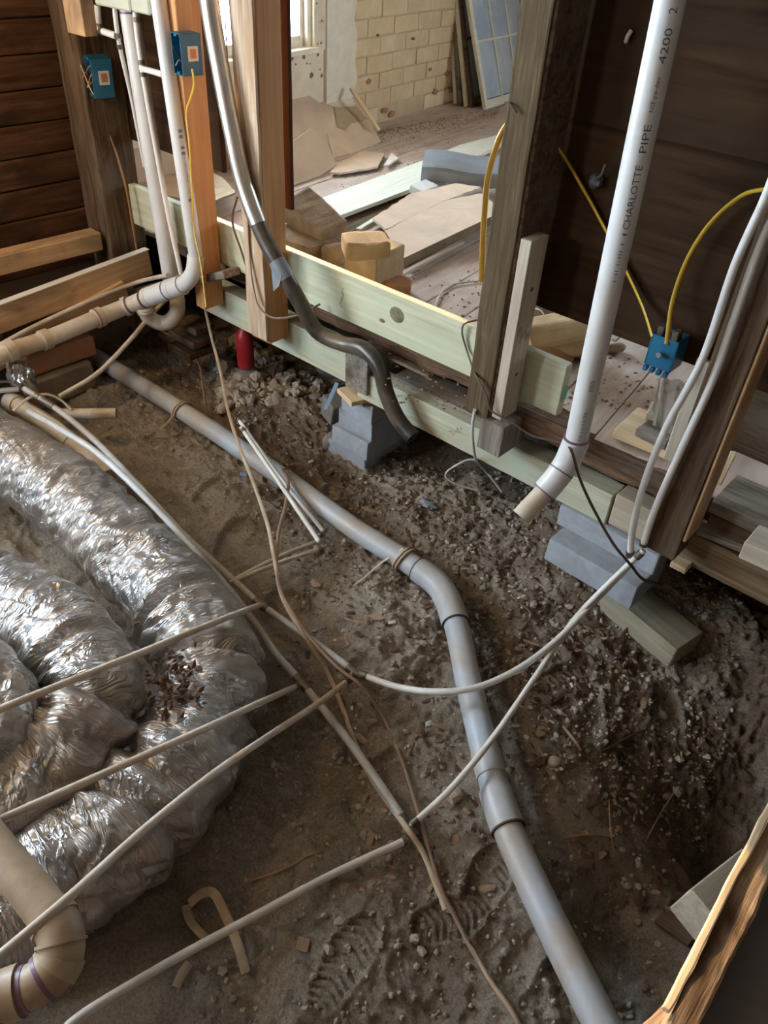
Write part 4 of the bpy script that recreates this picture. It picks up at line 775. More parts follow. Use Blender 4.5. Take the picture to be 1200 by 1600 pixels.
cable([(371, 307, 'y', 2.06), (363, 345, 'y', 2.05), (378, 395, 'y', 2.05), (388, 430, 'y', 2.05), (391, 465, 'y', 2.05)], 0.0045, 'romexb', 'thin dark cable hanging before the greenish board left of the thick stud')
cable([(386, 330, 'y', 1.935), (390, 400, 'y', 1.93), (396, 450, 'y', 1.92), (405, 480, 'y', 1.915), (425, 496, 'y', 1.925), (470, 491, 'y', 1.97), (500, 475, 'y', 2.04)], 0.0065, 'romexp', 'reddish brown cable curling round the foot of the thick stud')
cable([('top', 0, 0, 0), (352, -10, 'y', 1.925), (352, 30, 'y', 1.925), (356, 95, 'y', 1.925), (362, 150, 'y', 1.925), (374, 205, 'y', 1.925), (378, 225, 'y', 1.925), (372, 245, 'y', 1.94)], 0.0035, 'romexp', 'thin pinkish wire behind the black hose at the top')
cable([(842, 197, 'y', 2.045), (868, 225, 'y', 2.09), (920, 310, 'y', 2.115), (975, 415, 'y', 2.115), (1005, 480, 'y', 2.10), (1020, 527, 'y', 2.05)], 0.0085, 'romexy', 'yellow cable slanting over the dark boards behind the white drain pipe')
cable([(1230, 292, 'y', 2.00), (1196, 296, 'y', 2.05), (1160, 306, 'y', 2.09), (1110, 350, 'y', 2.10), (1075, 405, 'y', 2.10), (1052, 470, 'y', 2.09), (1042, 538, 'y', 2.045)], 0.0085, 'romexy', 'yellow cable bowing from the right edge down to the blue box')
cable([(812, 176, 'y', 2.058), (796, 192, 'y', 2.056), (784, 208, 'y', 2.035), (772, 240, 'y', 2.02), (762, 280, 'y', 2.02), (756, 350, 'y', 2.02), (752, 440, 'y', 2.02)], 0.0115, 'romexgloss', 'sunlit yellow cable hanging left of the weathered middle post')
cable([(800, 438, 'z', .628), (768, 438, 'z', .628), (735, 440, 'z', .628), (705, 445, 'z', .628), (690, 457, 'z', .628), (679, 483, 'z', .628)], 0.0055, 'romexw', 'cream cable lying on the back floor behind the greenish board')
cable([(745, 500, 'y', 2.09), (725, 506, 'y', 2.05), (722, 520, 'y', 2.055), (732, 555, 'y', 2.055), (745, 590, 'y', 1.935), (760, 618, 'y', 1.93), (766, 640, 'y', 1.935), (800, 660, 'y', 1.94), (830, 680, 'y', 1.95), (868, 690, 'y', 1.93), (893, 705, 'y', 1.75), (905, 745, 'y', 1.77), (930, 800, 'y', 1.85), (960, 852, 'y', 1.88), (985, 882, 'y', 1.90), (1005, 905, 'y', 1.97), (1035, 915, 'y', 2.05)], 0.0055, 'romexb', 'brown wire looping over the sill and round the white elbow to the right post')
cable([(742, 640, 'y', 1.94), (738, 670, 'y', 1.96), (742, 712, 'y', 2.03), (758, 735, 'z', .22), (772, 752, 'z', .16), (784, 768, 'z', .12)], 0.0065, 'romexgrey', 'grey cable end hanging under the weathered middle post', flat=.8)
cable([(768, 745, 'z', .19), (740, 718, 'z', .24), (715, 726, 'z', .20), (696, 742, 'z', .15), (710, 755, 'z', .12), (746, 766, 'z', .10)], 0.0065, 'romexgrey', 'grey cable loop lying in the dirt under the middle post', flat=.8)
cable([(158, 148, 'y', 2.02), (166, 190, 'y', 2.02), (185, 250, 'y', 2.02), (198, 300, 'y', 2.02), (206, 345, 'y', 2.02), (214, 392, 'y', 2.02)], 0.008, 'romexo', 'orange brown cable down the corner post from the box with bare wires')
# cable ties round the grey pipe
for k, (a, b, lb, tail) in enumerate([(284, 642, 'tan cord tied round the far part of the grey drain pipe', [(262, 660), (245, 672), (222, 676)]), (628, 872, 'yellowish cord tied round the grey drain pipe by its elbow', [(595, 880), (572, 900), (553, 915)])]):
    s = near(gpath, a, b); o = thing('knotted_cord', gpath[0]*0+cut(gpath, s, s+.02)[0], lb, 'cord')
    for d in (-0.012, 0.003):
        c = cut(gpath, s+d-0.01, s+d+0.01)[1]; dd = np.array(cut(gpath, s+d-0.02, s+d+0.02)); ax = dd[-1]-dd[0]; ax /= np.linalg.norm(ax); u = np.cross(ax, [0, 0, 1]); u /= np.linalg.norm(u); v_ = np.cross(u, ax)
        tube('loop', [c+(RG+0.007)*(math.cos(t)*u+math.sin(t)*v_)+ax*0.012*math.sin(t*1.0) for t in np.linspace(0, 2*math.pi, 33)], 0.005, 'strap' if k == 0 else 'romexw', o, 8)
    q0 = cut(gpath, s, s+.02)[0]+np.array([0, 0, RG+.008]); tube('tail', spline([q0]+[g(x_, y_, .012 if i else .03) for i, (x_, y_) in enumerate(tail)]), 0.005, 'strap' if k == 0 else 'romexw', o, 8, 0, .5)
    tube('tail', spline([q0-np.array([0, .03, RG])]+[g(x_+22, y_+14-4*i, .008) for i, (x_, y_) in enumerate(tail)]), 0.004, 'strap' if k == 0 else 'romexw', o, 8, 0, .5)

# ------------------------------------------------------------------ ELECTRIC BOXES
def ebox(name, m, w_, d_, h_, label, sticker=None, wires=False, side=1):
    """open box; local x width, y depth (opening at -y), z height"""
    o = bpy.data.objects.new(name, None); COL.objects.link(o); o.matrix_world = m; PW[o.name] = m.copy(); setp(o, label, 'electric box'); t = 0.0035
    def b(nm, c, s, mat='bluebox'): return link(nm, box_me(s[0], s[1], s[2], 0.0012), mat, o, m@Matrix.Translation(Vector(c)))
    b('box_wall', (-w_/2+t/2, 0, 0), (t, d_, h_)); b('box_wall', (w_/2-t/2, 0, 0), (t, d_, h_)); b('box_wall', (0, 0, h_/2-t/2), (w_-2*t, d_, t)); b('box_wall', (0, 0, -h_/2+t/2), (w_-2*t, d_, t)); b('box_back', (0, d_/2-t/2, 0), (w_-2*t, t, h_-2*t))
    for z in (-1, 1): b('screw_ear', (0, -d_/2+0.006, z*(h_/2-0.007)), (0.02, 0.012, 0.008))
    if sticker: 
        k = b('sticker', (side*(w_/2+0.0006), 0.006, 0.004), (0.001, d_*0.5, h_*0.36), 'white'); k['label'] = 'white sticker with an orange patch'
        link('sticker_print', box_me(0.0008, d_*0.28, h_*0.22, 0), 'orange', k, m@Matrix.Translation(Vector((side*(w_/2+0.0014), 0.006, 0.004))))
    for i in range(wires):
        r = random.Random(i); pts = [Vector((r.uniform(-.4, .4)*w_, d_*0.3, r.uniform(-.3, .3)*h_))]
        for j in range(3): pts.append(Vector((r.uniform(-.5, .5)*w_, -d_*(0.1+0.3*j), r.uniform(-.5, .4)*h_)))
        tube('wire', spline([np.array(m@q) for q in pts], 0.008), 0.0018, ['white', 'hose', 'romexo'][i % 3], o, 6)
    return o
sx = xa1
q = p(262, 82, y=1.93)
ebox('outlet_box', Matrix.Translation(Vector((sx+0.036, 1.955, q[2]+0.006)))@Matrix.Rotation(math.radians(-8), 4, 'Z'), 0.068, 0.085, 0.135, 'blue outlet box on the orange fir stud, white sticker on its side', True, 2)
q = p(140, 118, y=1.96)
ebox('outlet_box', Matrix.Translation(Vector((-3.385, 1.985, q[2])))@Matrix.Rotation(math.radians(-12), 4, 'Z')@Matrix.Rotation(math.radians(6), 4, 'Y'), 0.075, 0.09, 0.15, 'blue outlet box full of bare wires on the dark corner post', True, 6)
q = p(1027, 552, y=2.04)
bx = ebox('outlet_box', Matrix.Translation(Vector((q[0]+.008, 2.085, q[2])))@Matrix.Rotation(math.radians(90), 4, 'X')@Matrix.Rotation(math.radians(180), 4, 'Z'), 0.082, 0.095, 0.075, 'bright blue outlet box seen from below on the dark boards at the right')
mb = Matrix.Translation(Vector((q[0]+.008, 2.035, q[2])))
for i in range(4): link('tooth', box_me(0.013, 0.02, 0.016, 0.002), 'bluebox', bx, mb@Matrix.Translation(Vector((-0.031+i*0.0205, 0.012, -0.055))))
for i in (-1, 1): link('clamp', box_me(0.02, 0.03, 0.03, 0.003), 'hose', bx, mb@Matrix.Translation(Vector((i*0.022, 0.03, 0.058))))
link('screw', tube_me([np.array([0, -.004, 0]), np.array([0, .004, 0])], 0.008, 12), 'tape', bx, mb@Matrix.Translation(Vector((0, 0.0, 0.0))))

# ------------------------------------------------------------------ INSULATED DUCTS
def duct(name, seq, R, label, seed, nring=300, nseg=104, squash=0.92, folds=()):
    path = pth(seq, 0.02); L = arclen(path)[-1]; path = cut(path, 0, L, L/nring); T, U, V = frames(path); vs_ = []; fs = []; n = len(path); s_ = np.linspace(0, L, n); o = path[n//2]
    so = seed*7.7
    FO = [(near(path, fx, fy), d_, w_, sl, ph) for (fx, fy, d_, w_, sl, ph) in folds]
    # curvature: the sleeve bunches up on the inside of a bend
    for i in range(n):
        i0, i1 = max(0, i-6), min(n-1, i+6); dT = (T[i1]-T[i0])/max(s_[i1]-s_[i0], 1e-4); kap = np.linalg.norm(dT)
        sagg = 1+0.035*mnoise.noise(Vector((s_[i]*4.5, so, 0)))
        for k in range(nseg):
            a = 2*math.pi*k/nseg; d = math.cos(a)*U[i]+math.sin(a)*V[i]
            inner = max(0.0, float(d@dT)*R) if kap > 0.2 else 0.0
            q = path[i]+R*d; qv = Vector(q)
            ca, sa = math.cos(a), math.sin(a)
            wob = 0.10*mnoise.noise(Vector((ca*1.1+so, sa*1.1, s_[i]*2.5)))
            f1 = mnoise.noise(Vector((s_[i]*9+wob*22, ca*1.0+so, sa*1.0))); f1 = (1-abs(f1)*2)**3 if abs(f1) < .5 else 0.0
            f2 = mnoise.noise(Vector((s_[i]*24+wob*40, ca*2.0, sa*2.0+so))); f2 = (1-abs(f2)*2)
            sk = s_[i]+0.05*math.sin(a*2+so)
            v1 = mnoise.voronoi(Vector((sk*17+wob*6, ca*1.7+so, sa*1.7)))[0]; v2 = mnoise.voronoi(Vector((s_[i]*34+wob*10, ca*3.6, sa*3.6+so)))[0]
            c3 = v1[0]; c4 = v2[0]
            amp = 0.45+0.7*mnoise.noise(qv*3.5+Vector((0, so, 0)))+0.9*inner
            lump = mnoise.noise(Vector((s_[i]*5.0, so*2, ca*0.6+sa*.3))); deep = -0.20*inner*max(0, math.sin(s_[i]*36+4*wob+so))**2
            pinch = -0.15*max(0.0, mnoise.noise(Vector((s_[i]*6.5+wob*6, so*3+ca*.4, sa*.4)))*2-0.5)
            r = R*(sagg-0.07*amp*f1+0.012*amp*f2-0.10*(c3-0.4)*(0.6+amp)-0.04*(c4-0.4)+0.06*lump*(0.5+inner)+deep+pinch)
            for (f0_, d_, w_, sl, ph) in FO:
                e = (s_[i]-f0_-sl*math.sin(a+ph)-0.35*w_*mnoise.noise(qv*9))/w_
                if abs(e) < 4: r -= R*d_*(math.exp(-e*e)-0.45*math.exp(-(abs(e)-1.9)**2))*(0.55+0.45*math.cos(a+ph*2))
            pt = path[i]+r*(math.cos(a)*U[i]+math.sin(a)*V[i])
            pt[2] = path[i][2]+(pt[2]-path[i][2])*squash
            vs_.append(pt-o)
    for i in range(n-1):
        for k in range(nseg):
            k2 = (k+1) % nseg; fs.append((i*nseg+k, i*nseg+k2, (i+1)*nseg+k2, (i+1)*nseg+k))
    fs.append(tuple(range(nseg-1, -1, -1))); fs.append(tuple((n-1)*nseg+k for k in range(nseg)))
    me = pyd(vs_, fs, 'duct'); uvl = me.uv_layers.new(name='UVMap'); li = np.zeros(len(me.loops), np.int32); me.loops.foreach_get('vertex_index', li)
    uvs = np.stack([s_[li//nseg], (li % nseg)/nseg*2*math.pi*R], 1); uvl.data.foreach_set('uv', uvs.astype(np.float32).ravel())
    return setp(link(name, me, 'foil', None, Matrix.Translation(Vector(o)), True), label, 'duct', None)
duct('insulated_duct', [(-120, 640, 'z', .16), (-20, 695, 'z', .16), (75, 752, 'z', .16), (175, 838, 'z', .155), (262, 925, 'z', .15), (318, 1010, 'z', .15), (325, 1090, 'z', .15), (280, 1190, 'z', .15), (190, 1290, 'z', .15), (70, 1375, 'z', .15), (-80, 1450, 'z', .15)], 0.165, 'outer silver insulated duct sweeping in a wide bend over the dirt', 1, 680, 150, folds=[(120, 790, .08, .02, .05, 1), (215, 880, .09, .018, -.05, 2), (300, 968, .22, .022, .03, 0), (324, 1045, .24, .022, -.03, 1), (306, 1130, .20, .020, .04, 2), (262, 1212, .22, .024, -.04, 0), (190, 1292, .16, .022, .05, 1), (110, 1352, .12, .02, -.05, 2)])
duct('insulated_duct', [(-140, 880, 'z', .26), (-40, 925, 'z', .27), (50, 965, 'z', .28), (112, 1020, 'z', .28), (140, 1085, 'z', .27), (110, 1160, 'z', .25), (30, 1225, 'z', .24), (-90, 1270, 'z', .24)], 0.150, 'middle silver insulated duct, folded back inside the outer bend', 2, 560, 140, folds=[(0, 942, .10, .02, .05, 1), (80, 985, .10, .018, -.05, 2), (130, 1045, .2, .02, .03, 0), (140, 1100, .22, .02, -.03, 1), (105, 1165, .2, .022, .04, 2), (50, 1212, .16, .02, .03, 0)])
duct('insulated_duct', [(-110, 1010, 'z', .36), (-40, 1050, 'z', .37), (-5, 1100, 'z', .36), (-30, 1170, 'z', .33), (-110, 1220, 'z', .32)], 0.105, 'innermost silver duct bend at the left edge', 3, 240, 110)
setp(rock('foil_scrap', p(35, 588, z=.30), (0.07, 0.05, 0.075), 'foil', seed=5, sub=4, amp=.5), 'crumpled foil scrap glinting at the left edge over the pipe cluster', 'scrap')

# ------------------------------------------------------------------ RUBBLE in the back room
def pp(px, py, o, n):
    d = ray(px, py); o = np.array(o); n = np.array(n); return CPOS+d*(((o-CPOS)@n)/(d@n))
WNn = np.array(WN); WDn = np.array(WD); UP = np.array([0, 0, 1.])
def leaning(name, pxs, base, lean, thick, mat, label, cat, edge=None, jag=0.0, along=WDn, lift=0.0):
    """a sheet whose foot runs through base on the floor, leaning back by lean degrees from upright towards the brick wall"""
    o = p(*base, z=ZF+0.004+lift); a = math.radians(lean); s = -WNn*math.sin(a)+UP*math.cos(a); n = np.cross(along, s); n /= np.linalg.norm(n)
    if n[2] < 0: n = -n
    return setp(quad_prism(name, [pp(x, y, o, n) for x, y in pxs], thick, mat, None, bev=0.001, jag=jag, edge_mat=edge), label, cat)
leaning('drywall_sheet', [(420, 274), (420, 108), (436, 116), (512, 169), (522, 178), (526, 215), (531, 236), (525, 247)], (531, 240), 48, 0.012, 'drywall', 'large pinkish drywall sheet leaning under the window, behind another', 'drywall', 'gypsum')
leaning('drywall_sheet', [(425, 296), (430, 250), (443, 232), (486, 199), (494, 206), (512, 223), (526, 258), (500, 274), (470, 284), (452, 290)], (470, 288), 40, 0.012, 'drywall', 'broken drywall sheet with ragged foot, front most of the leaning ones', 'drywall', 'gypsum', 0.003, WDn, 0.0)
o_ = leaning('drywall_sheet', [(492, 154), (538, 131), (548, 137), (580, 190), (595, 221), (560, 236), (524, 246)], (560, 236), 58, 0.014, 'drywall', 'drywall sheet with torn paper and tan glue, right of the large pinkish one', 'drywall', 'gypsum', 0.002)
oo = p(560, 236, z=ZF+0.004); a_ = math.radians(58); nn_ = np.cross(WDn, -WNn*math.sin(a_)+UP*math.cos(a_)); nn_ = nn_ if nn_[2] > 0 else -nn_
oo2 = oo+nn_*0.004
k = quad_prism('torn_paper', [pp(x, y, oo2, nn_) for x, y in [(500, 155), (536, 137), (548, 143), (555, 165), (530, 168), (510, 163)]], 0.0012, 'paper', o_, bev=0, jag=.004); k['label'] = 'whitish torn paper'
k = quad_prism('glue_patch', [pp(x, y, oo2, nn_) for x, y in [(522, 168), (556, 166), (575, 186), (548, 193), (540, 203), (528, 199)]], 0.0012, 'stonetan', o_, bev=0, jag=.004); k['label'] = 'tan patch'
def lying(name, pxs, z, thick, mat, label, cat, edge=None, jag=0.0, bev=0.001): return setp(quad_prism(name, [p(x, y, z=z) for x, y in pxs], thick, mat, None, bev=bev, jag=jag, edge_mat=edge), label, cat)
setp(board('wood_strip', p(548, 138, z=.93), p(592, 204, z=.70), 0.03, 0.02, 'newpine', (0.5, 0, 1)), 'thin yellowish wood strip on the edge of the torn drywall sheet', 'strip')
lying('drywall_scrap', [(516, 269), (528, 255), (568, 235), (600, 239), (590, 260), (575, 263), (530, 270)], ZF+0.028, 0.013, 'drywall', 'flat drywall scrap on the back floor, right of the leaning sheets', 'drywall', 'gypsum', 0.004)
lying('plaster_scrap', [(600, 258), (612, 238), (622, 246), (608, 257)], ZF+0.03, 0.012, 'gypsum', 'small white plaster scrap beside the flat drywall scrap', 'scrap', None, 0.003)
lying('white_plank', [(497, 311), (522, 340), (640, 296), (705, 262), (783, 226), (783, 209), (719, 226), (662, 250)], ZF+0.055, 0.022, 'whiteplank', 'long whitish plank lying across the back floor under the metal sheet', 'plank')
lying('dark_plank', [(524, 347), (540, 366), (650, 312), (645, 292)], ZF+0.020, 0.018, 'oldgrey', 'brown plank lying along the near side of the whitish plank', 'plank')
# bent metal flashing
prof = [(0.30, 0.185), (0.20, 0.180), (0.10, 0.172), (0.035, 0.165), (0.012, 0.155), (0.004, 0.135), (0.0, 0.075)]
f0 = p(658, 272, z=ZF+.12); f1 = p(790, 284, z=ZF+.12); ax = f1-f0; LN = np.linalg.norm(ax[:2]); ax = np.array([ax[0], ax[1], 0])/LN; dp_ = np.array([-ax[1], ax[0], 0]); vs_ = []; fs = []
nA = 12
for i in range(nA+1):
    for (d, h) in prof: vs_.append(f0*[1, 1, 0]+ax*LN*i/nA+dp_*d+UP*(ZF+h+0.008*math.sin(i*0.6)))
m_ = len(prof)
for i in range(nA):
    for j in range(m_-1): fs.append((i*m_+j, i*m_+j+1, (i+1)*m_+j+1, (i+1)*m_+j))
fl = link('metal_sheet', pyd(vs_, fs), 'flash'); md = fl.modifiers.new('s', 'SOLIDIFY'); md.thickness = 0.006; setp(fl, 'curved grey blue metal sheet lying on the whitish plank', 'metal sheet')
setp(board('white_block', p(650, 300, z=ZF+.075), p(674, 291, z=ZF+.075), 0.10, 0.05, 'white', (0.2, -.3, 1), bev=0.005), 'small whitish wood block below the metal sheet', 'block')
def slab2(name, pxs, zs, thick, mat, label, cat, edge=None, jag=0.0): return setp(quad_prism(name, [p(x, y, z=z) for (x, y), z in zip(pxs, zs)], thick, mat, None, bev=0.001, jag=jag, edge_mat=edge), label, cat)
slab2('drywall_strip', [(582, 341), (640, 303), (712, 286), (752, 292), (700, 312), (602, 358)], [ZF+.06, ZF+.09, ZF+.10, ZF+.10, ZF+.09, ZF+.06], 0.014, 'drywall', 'long drywall strip with a torn white edge, behind the nearer strip', 'drywall', 'paper', 0.005)
slab2('drywall_strip', [(600, 358), (700, 312), (752, 302), (770, 316), (768, 338), (629, 404)], [ZF+.055, ZF+.10, ZF+.12, ZF+.12, ZF+.12, ZF+.055], 0.045, 'drywall', 'long thick drywall strip across the doorway, nearest of the two', 'drywall', 'stone', 0.0)
setp(board('wood_stick', p(622, 432, z=ZF+.02), p(722, 378, z=ZF+.05), 0.028, 0.014, 'greypine', bev=0.003), 'thin wood stick lying under the nearest drywall strip', 'stick')
setp(board('wood_stick', p(560, 360, z=ZF+.03), p(600, 335, z=ZF+.04), 0.03, 0.02, 'whiteplank', bev=0.003), 'pale stick between the leaning brown stone and drywall strips', 'stick')
# stones on the back floor behind the greenish board
def bstone(name, a, b, w_, h, mat, label, up=(0, 0, 1), bev=0.015, rough=0.010, cat='stone'): return setp(board(name, a, b, w_, h, mat, up, None, bev, rough, 8), label, cat)
bstone('rubble_stone', p(462, 318, z=ZF+.20), p(522, 372, z=ZF+.10), 0.17, 0.13, 'stone', 'big brown stone slab tilted against the flat stone behind the board', (0.5, -.2, 1))
bstone('rubble_stone', p(440, 368, z=ZF+.06), p(508, 398, z=ZF+.05), 0.22, 0.11, 'stone', 'flat dusty stone under the tilted brown slab', bev=0.03, rough=0.014)
setp(rock('rubble_stone', p(522, 398, z=ZF+.06), (0.06, 0.06, 0.06), 'stone', seed=21, boxy=.5), 'small dusty stone left of the tan stone block', 'stone')
bstone('tan_block', p(562, 423, z=ZF+.10), p(606, 407, z=ZF+.10), 0.19, 0.20, 'stonetan', 'tan square stone block behind the greenish board', bev=0.008, rough=0.005)
bstone('tan_stone', p(536, 386, z=ZF+.245), p(606, 383, z=ZF+.245), 0.13, 0.075, 'stonetan', 'rough tan stone lying on top of the square block', (0.1, 0, 1), bev=0.016, rough=0.010)
bstone('brick_lump', p(600, 448, z=ZF+.03), p(642, 452, z=ZF+.03), 0.10, 0.075, 'redbrick', 'orange brown brick lump at the right foot of the square block', bev=0.010, rough=0.006, cat='brick')
# right hand gap
bstone('gap_stone', p(873, 496, z=ZF+.18), p(884, 552, z=ZF+.03), 0.24, 0.09, 'stonetan', 'tall tan stone standing behind the white drain pipe', (0.5, -1, 0.2), bev=0.012, rough=0.012)
setp(rock('gap_stone', p(838, 500, z=ZF+.10), (0.11, 0.09, 0.08), 'stone', seed=31), 'brown stone behind the top of the short pale board', 'stone')
setp(rock('gap_stone', p(845, 550, z=ZF+.03), (0.13, 0.10, 0.04), 'redbrick', seed=33), 'flat reddish stone behind the green tagged board end', 'stone')
setp(rock('gap_stone', p(908, 530, z=ZF+.08), (0.07, 0.06, 0.08), 'stone', seed=35), 'dark cracked stone right of the tall tan one', 'stone')
setp(rock('wood_chunk', p(960, 543, z=ZF+.02), (0.05, 0.025, 0.022), 'greypine', seed=36, rot=(0, 0, 1.0)), 'pale wood chunk on the floor right of the white drain pipe', 'chunk')
cable([(828, 480, 'z', .80), (846, 486, 'z', .80), (850, 505, 'z', .74), (842, 518, 'z', .70), (826, 515, 'z', .68)], 0.004, 'pex', 'thin white wire loop behind the short pale board')
vs_ = []; fs = []; c0 = p(1052, 690, z=ZF+.04); c1 = p(1062, 586, z=ZF+.20)
for i in range(9):
    for j in range(15):
        t = i/8; a = -1.9+3.0*j/14; r = 0.085*(1-0.25*t)+0.006*math.sin(j*2.3+i); q = c0*(1-t)+c1*t; vs_.append(q+np.array([r*math.cos(a+1.9), -r*math.sin(a+1.9)*0.7, 0.008*math.sin(j*1.3)]))
for i in range(8):
    for j in range(14): fs.append((i*15+j, i*15+j+1, (i+1)*15+j+1, (i+1)*15+j))
setp(link('plastic_sheet', pyd(vs_, fs), 'sheet', smooth=True), 'curled clear plastic sheet standing left of the two white tubes', 'plastic')
setp(rock('debris_heap', p(1045, 655, z=ZF+.05), (0.06, 0.06, 0.035), 'redbrick', seed=40, amp=.3), 'reddish crumbs heaped inside the curled plastic sheet', 'debris')
rb = setp(boxw('red_case', -0.30, -0.16, 2.62, 2.74, ZF, ZF+0.10, 'red', bev=0.01), 'red plastic case on the back floor at the right edge', 'case')
setp(board('floor_scrap', p(1122, 756, z=ZF+.03), p(1146, 708, z=ZF+.08), 0.02, 0.02, 'newpine', bev=0.003), 'splinter of new wood standing at the right post on the back floor', 'splinter')
# red bottle in the dark
q = p(382, 530, y=2.22); bo = thing('red_bottle', q, 'red bottle in the dark under the beam, left of the thick stud', 'bottle')
def lathe(name, prof, c, mat, parent, n=20):
    vs_ = [(r*math.cos(2*math.pi*k/n), r*math.sin(2*math.pi*k/n), z) for r, z in prof for k in range(n)]; fs = [(i*n+k, i*n+(k+1) % n, (i+1)*n+(k+1) % n, (i+1)*n+k) for i in range(len(prof)-1) for k in range(n)]
    fs += [tuple(range(n-1, -1, -1)), tuple((len(prof)-1)*n+k for k in range(n))]; return link(name, pyd(vs_, fs), mat, parent, Matrix.Translation(Vector(c)), True)
bz = gz(q[0], q[1])
lathe('body', [(0.040, 0), (0.043, 0.01), (0.043, 0.16), (0.034, 0.19), (0.020, 0.205), (0.020, 0.215)], (q[0], q[1], q[2]-0.15), 'red', bo); lathe('cap', [(0.021, 0.216), (0.024, 0.218), (0.024, 0.25), (0.021, 0.253)], (q[0], q[1], q[2]-0.15), 'red', bo)
# stack of old window sashes leaning on the brick wall
sash_base = [((757, 172), 20, 1), ((736, 168), 16.5, 0), ((727, 167), 14.5, 0), ((719, 165), 13, 0), ((711, 163), 11.5, 0)]
sl = ['window sash with blue grey panes, front most of the sashes leaning on the bricks', 'second sash from the front in the leaning stack', 'third sash from the front in the leaning stack', 'fourth sash from the front in the leaning stack', 'last sash at the back of the leaning stack']
for i, ((bx_, by_), lean, full) in enumerate(sash_base):
    o = p(bx_, by_, z=ZF+0.002); a = math.radians(lean); s = -WNn*math.sin(a)+UP*math.cos(a); n = np.cross(WDn, s); m = Matrix((Vector(WDn), Vector(-n), Vector(s))).transposed().to_4x4(); m.translation = Vector(o)
    if m.to_3x3().determinant() < 0: m = Matrix((Vector(WDn), Vector(n), Vector(s))).transposed().to_4x4(); m.translation = Vector(o)
    o = bpy.data.objects.new('window_sash', None); COL.objects.link(o); o.matrix_world = m; PW[o.name] = m.copy(); setp(o, sl[i], 'window sash', 'old sashes stacked on the brick wall')
    Wd, Ht, sw = 1.02, 1.02, 0.05
    def b(nm, x0, x1, z0, z1, d=0.034, mt='white'): return link(nm, box_me(x1-x0, d, z1-z0, 0.003), mt, o, m@Matrix.Translation(Vector(((x0+x1)/2, 0, (z0+z1)/2))))
    mt = ['whiteplank', 'old', 'whiteplank', 'stubgrey', 'whiteplank'][i]
    b('stile', 0, sw, 0, Ht, mt=mt); b('stile', Wd-sw, Wd, 0, Ht, mt=mt); b('rail', sw, Wd-sw, 0, 0.07, mt=mt); b('rail', sw, Wd-sw, Ht-0.06, Ht, mt=mt)
    xs = [sw+(Wd-2*sw)*k/3 for k in range(4)]; zs = [0.07+(Ht-0.13)*k/2 for k in range(3)]
    for k in (1, 2): b('glazing_bar', xs[k]-0.010, xs[k]+0.010, 0.07, Ht-0.06, 0.022, mt); (b('glazing_bar', sw, Wd-sw, zs[k]-0.010, zs[k]+0.010, 0.021, mt) if k == 1 else None)
    for r in range(2):
        for c_ in range(3): link('pane', box_me(xs[c_+1]-xs[c_]-0.012, 0.003, zs[r+1]-zs[r]-0.012, 0), 'oldglass', o, m@Matrix.Translation(Vector(((xs[c_]+xs[c_+1])/2, 0.002, (zs[r]+zs[r+1])/2))))
# small fixings
q = p(936, 281, y=2.13); hk = thing('wall_hook', q, 'knotted grey wire hook on the dark boards left of the white drain pipe', 'hook')
rock('lump', q+np.array([0, -.018, 0]), (0.018, 0.014, 0.018), 'ink', seed=61, amp=.5, parent=hk)
tube('wire', spline([q+np.array([0.006, -.025, .01]), q+np.array([0.018, -.03, .02]), q+np.array([0.022, -.025, .05])], 0.005), 0.004, 'romexb', hk, 8)
q = p(984, 57, y=2.128); setp(tube('wall_peg', [q+np.array([-.004, -.006, -.012]), q+np.array([0, -.012, 0]), q+np.array([.004, -.006, .014])], 0.006, 'pexgrey', None, 8), 'small pale peg on the dark boards at the top, left of the white drain pipe', 'peg')
q = p(800, 166, y=1.946); np_ = bpy.data.objects['old_post']
tube('bent_nail', spline([q+np.array([-.02, -.004, .006]), q+np.array([0, -.008, .004]), q+np.array([.022, -.006, -.012])], 0.006), 0.0035, 'socket', np_, 6)
setp(board('blue_strip', p(527, 598, y=2.10), p(508, 640, y=2.02), 0.018, 0.003, 'blue', (0.3, -1, 0.2), bev=0), 'bluish plastic strip hanging behind the concrete stack', 'strip')
for (ob_, u0, v0, n_, dx_, dz_) in ((sill, 534, 463, 9, .020, .085), (bpy.data.objects['sill_beam.001'], 712, 672, 10, .06, .045)):
    q = p(u0, v0, y=2.0692); rr = random.Random(3)
    for i in range(n_): link('stamp_mark', box_me(rr.uniform(.006, .016), 0.001, rr.uniform(.003, .008), 0), 'stamp', ob_, Matrix.Translation(Vector((q[0]+rr.uniform(-.5, .5)*dx_, 2.0694, q[2]+(i/n_-.5)*dz_))))
rr = random.Random(5)
for i in range(10): link('stamp_mark', box_me(0.001, rr.uniform(.003, .006), rr.uniform(.014, .034), 0), 'stamp', nailer, Matrix.Translation(Vector((-1.1315, 1.965+i*.0075, 0.975+rr.uniform(-.02, .02)))))
# left gap: pale boards in the back room seen past the pipes
leaning('pale_sheet', [(180, 300), (178, 205), (262, 238), (330, 262), (345, 300), (270, 330)], (250, 300), 25, 0.015, 'drywall', 'pale drywall sheet standing behind the white pipes at the left', 'drywall', 'gypsum', 0, WDn)
lying('pale_board', [(195, 275), (255, 250), (330, 290), (300, 312), (240, 302)], ZF+.07, 0.05, 'drywall', 'flat pale board on the back floor behind the white pipes', 'board', 'gypsum')
lying('torn_board', [(318, 262), (346, 276), (368, 300), (330, 316), (322, 300)], ZF+.10, 0.012, 'paper', 'torn papered board on the back floor between the two studs', 'board', 'stone', 0.006)

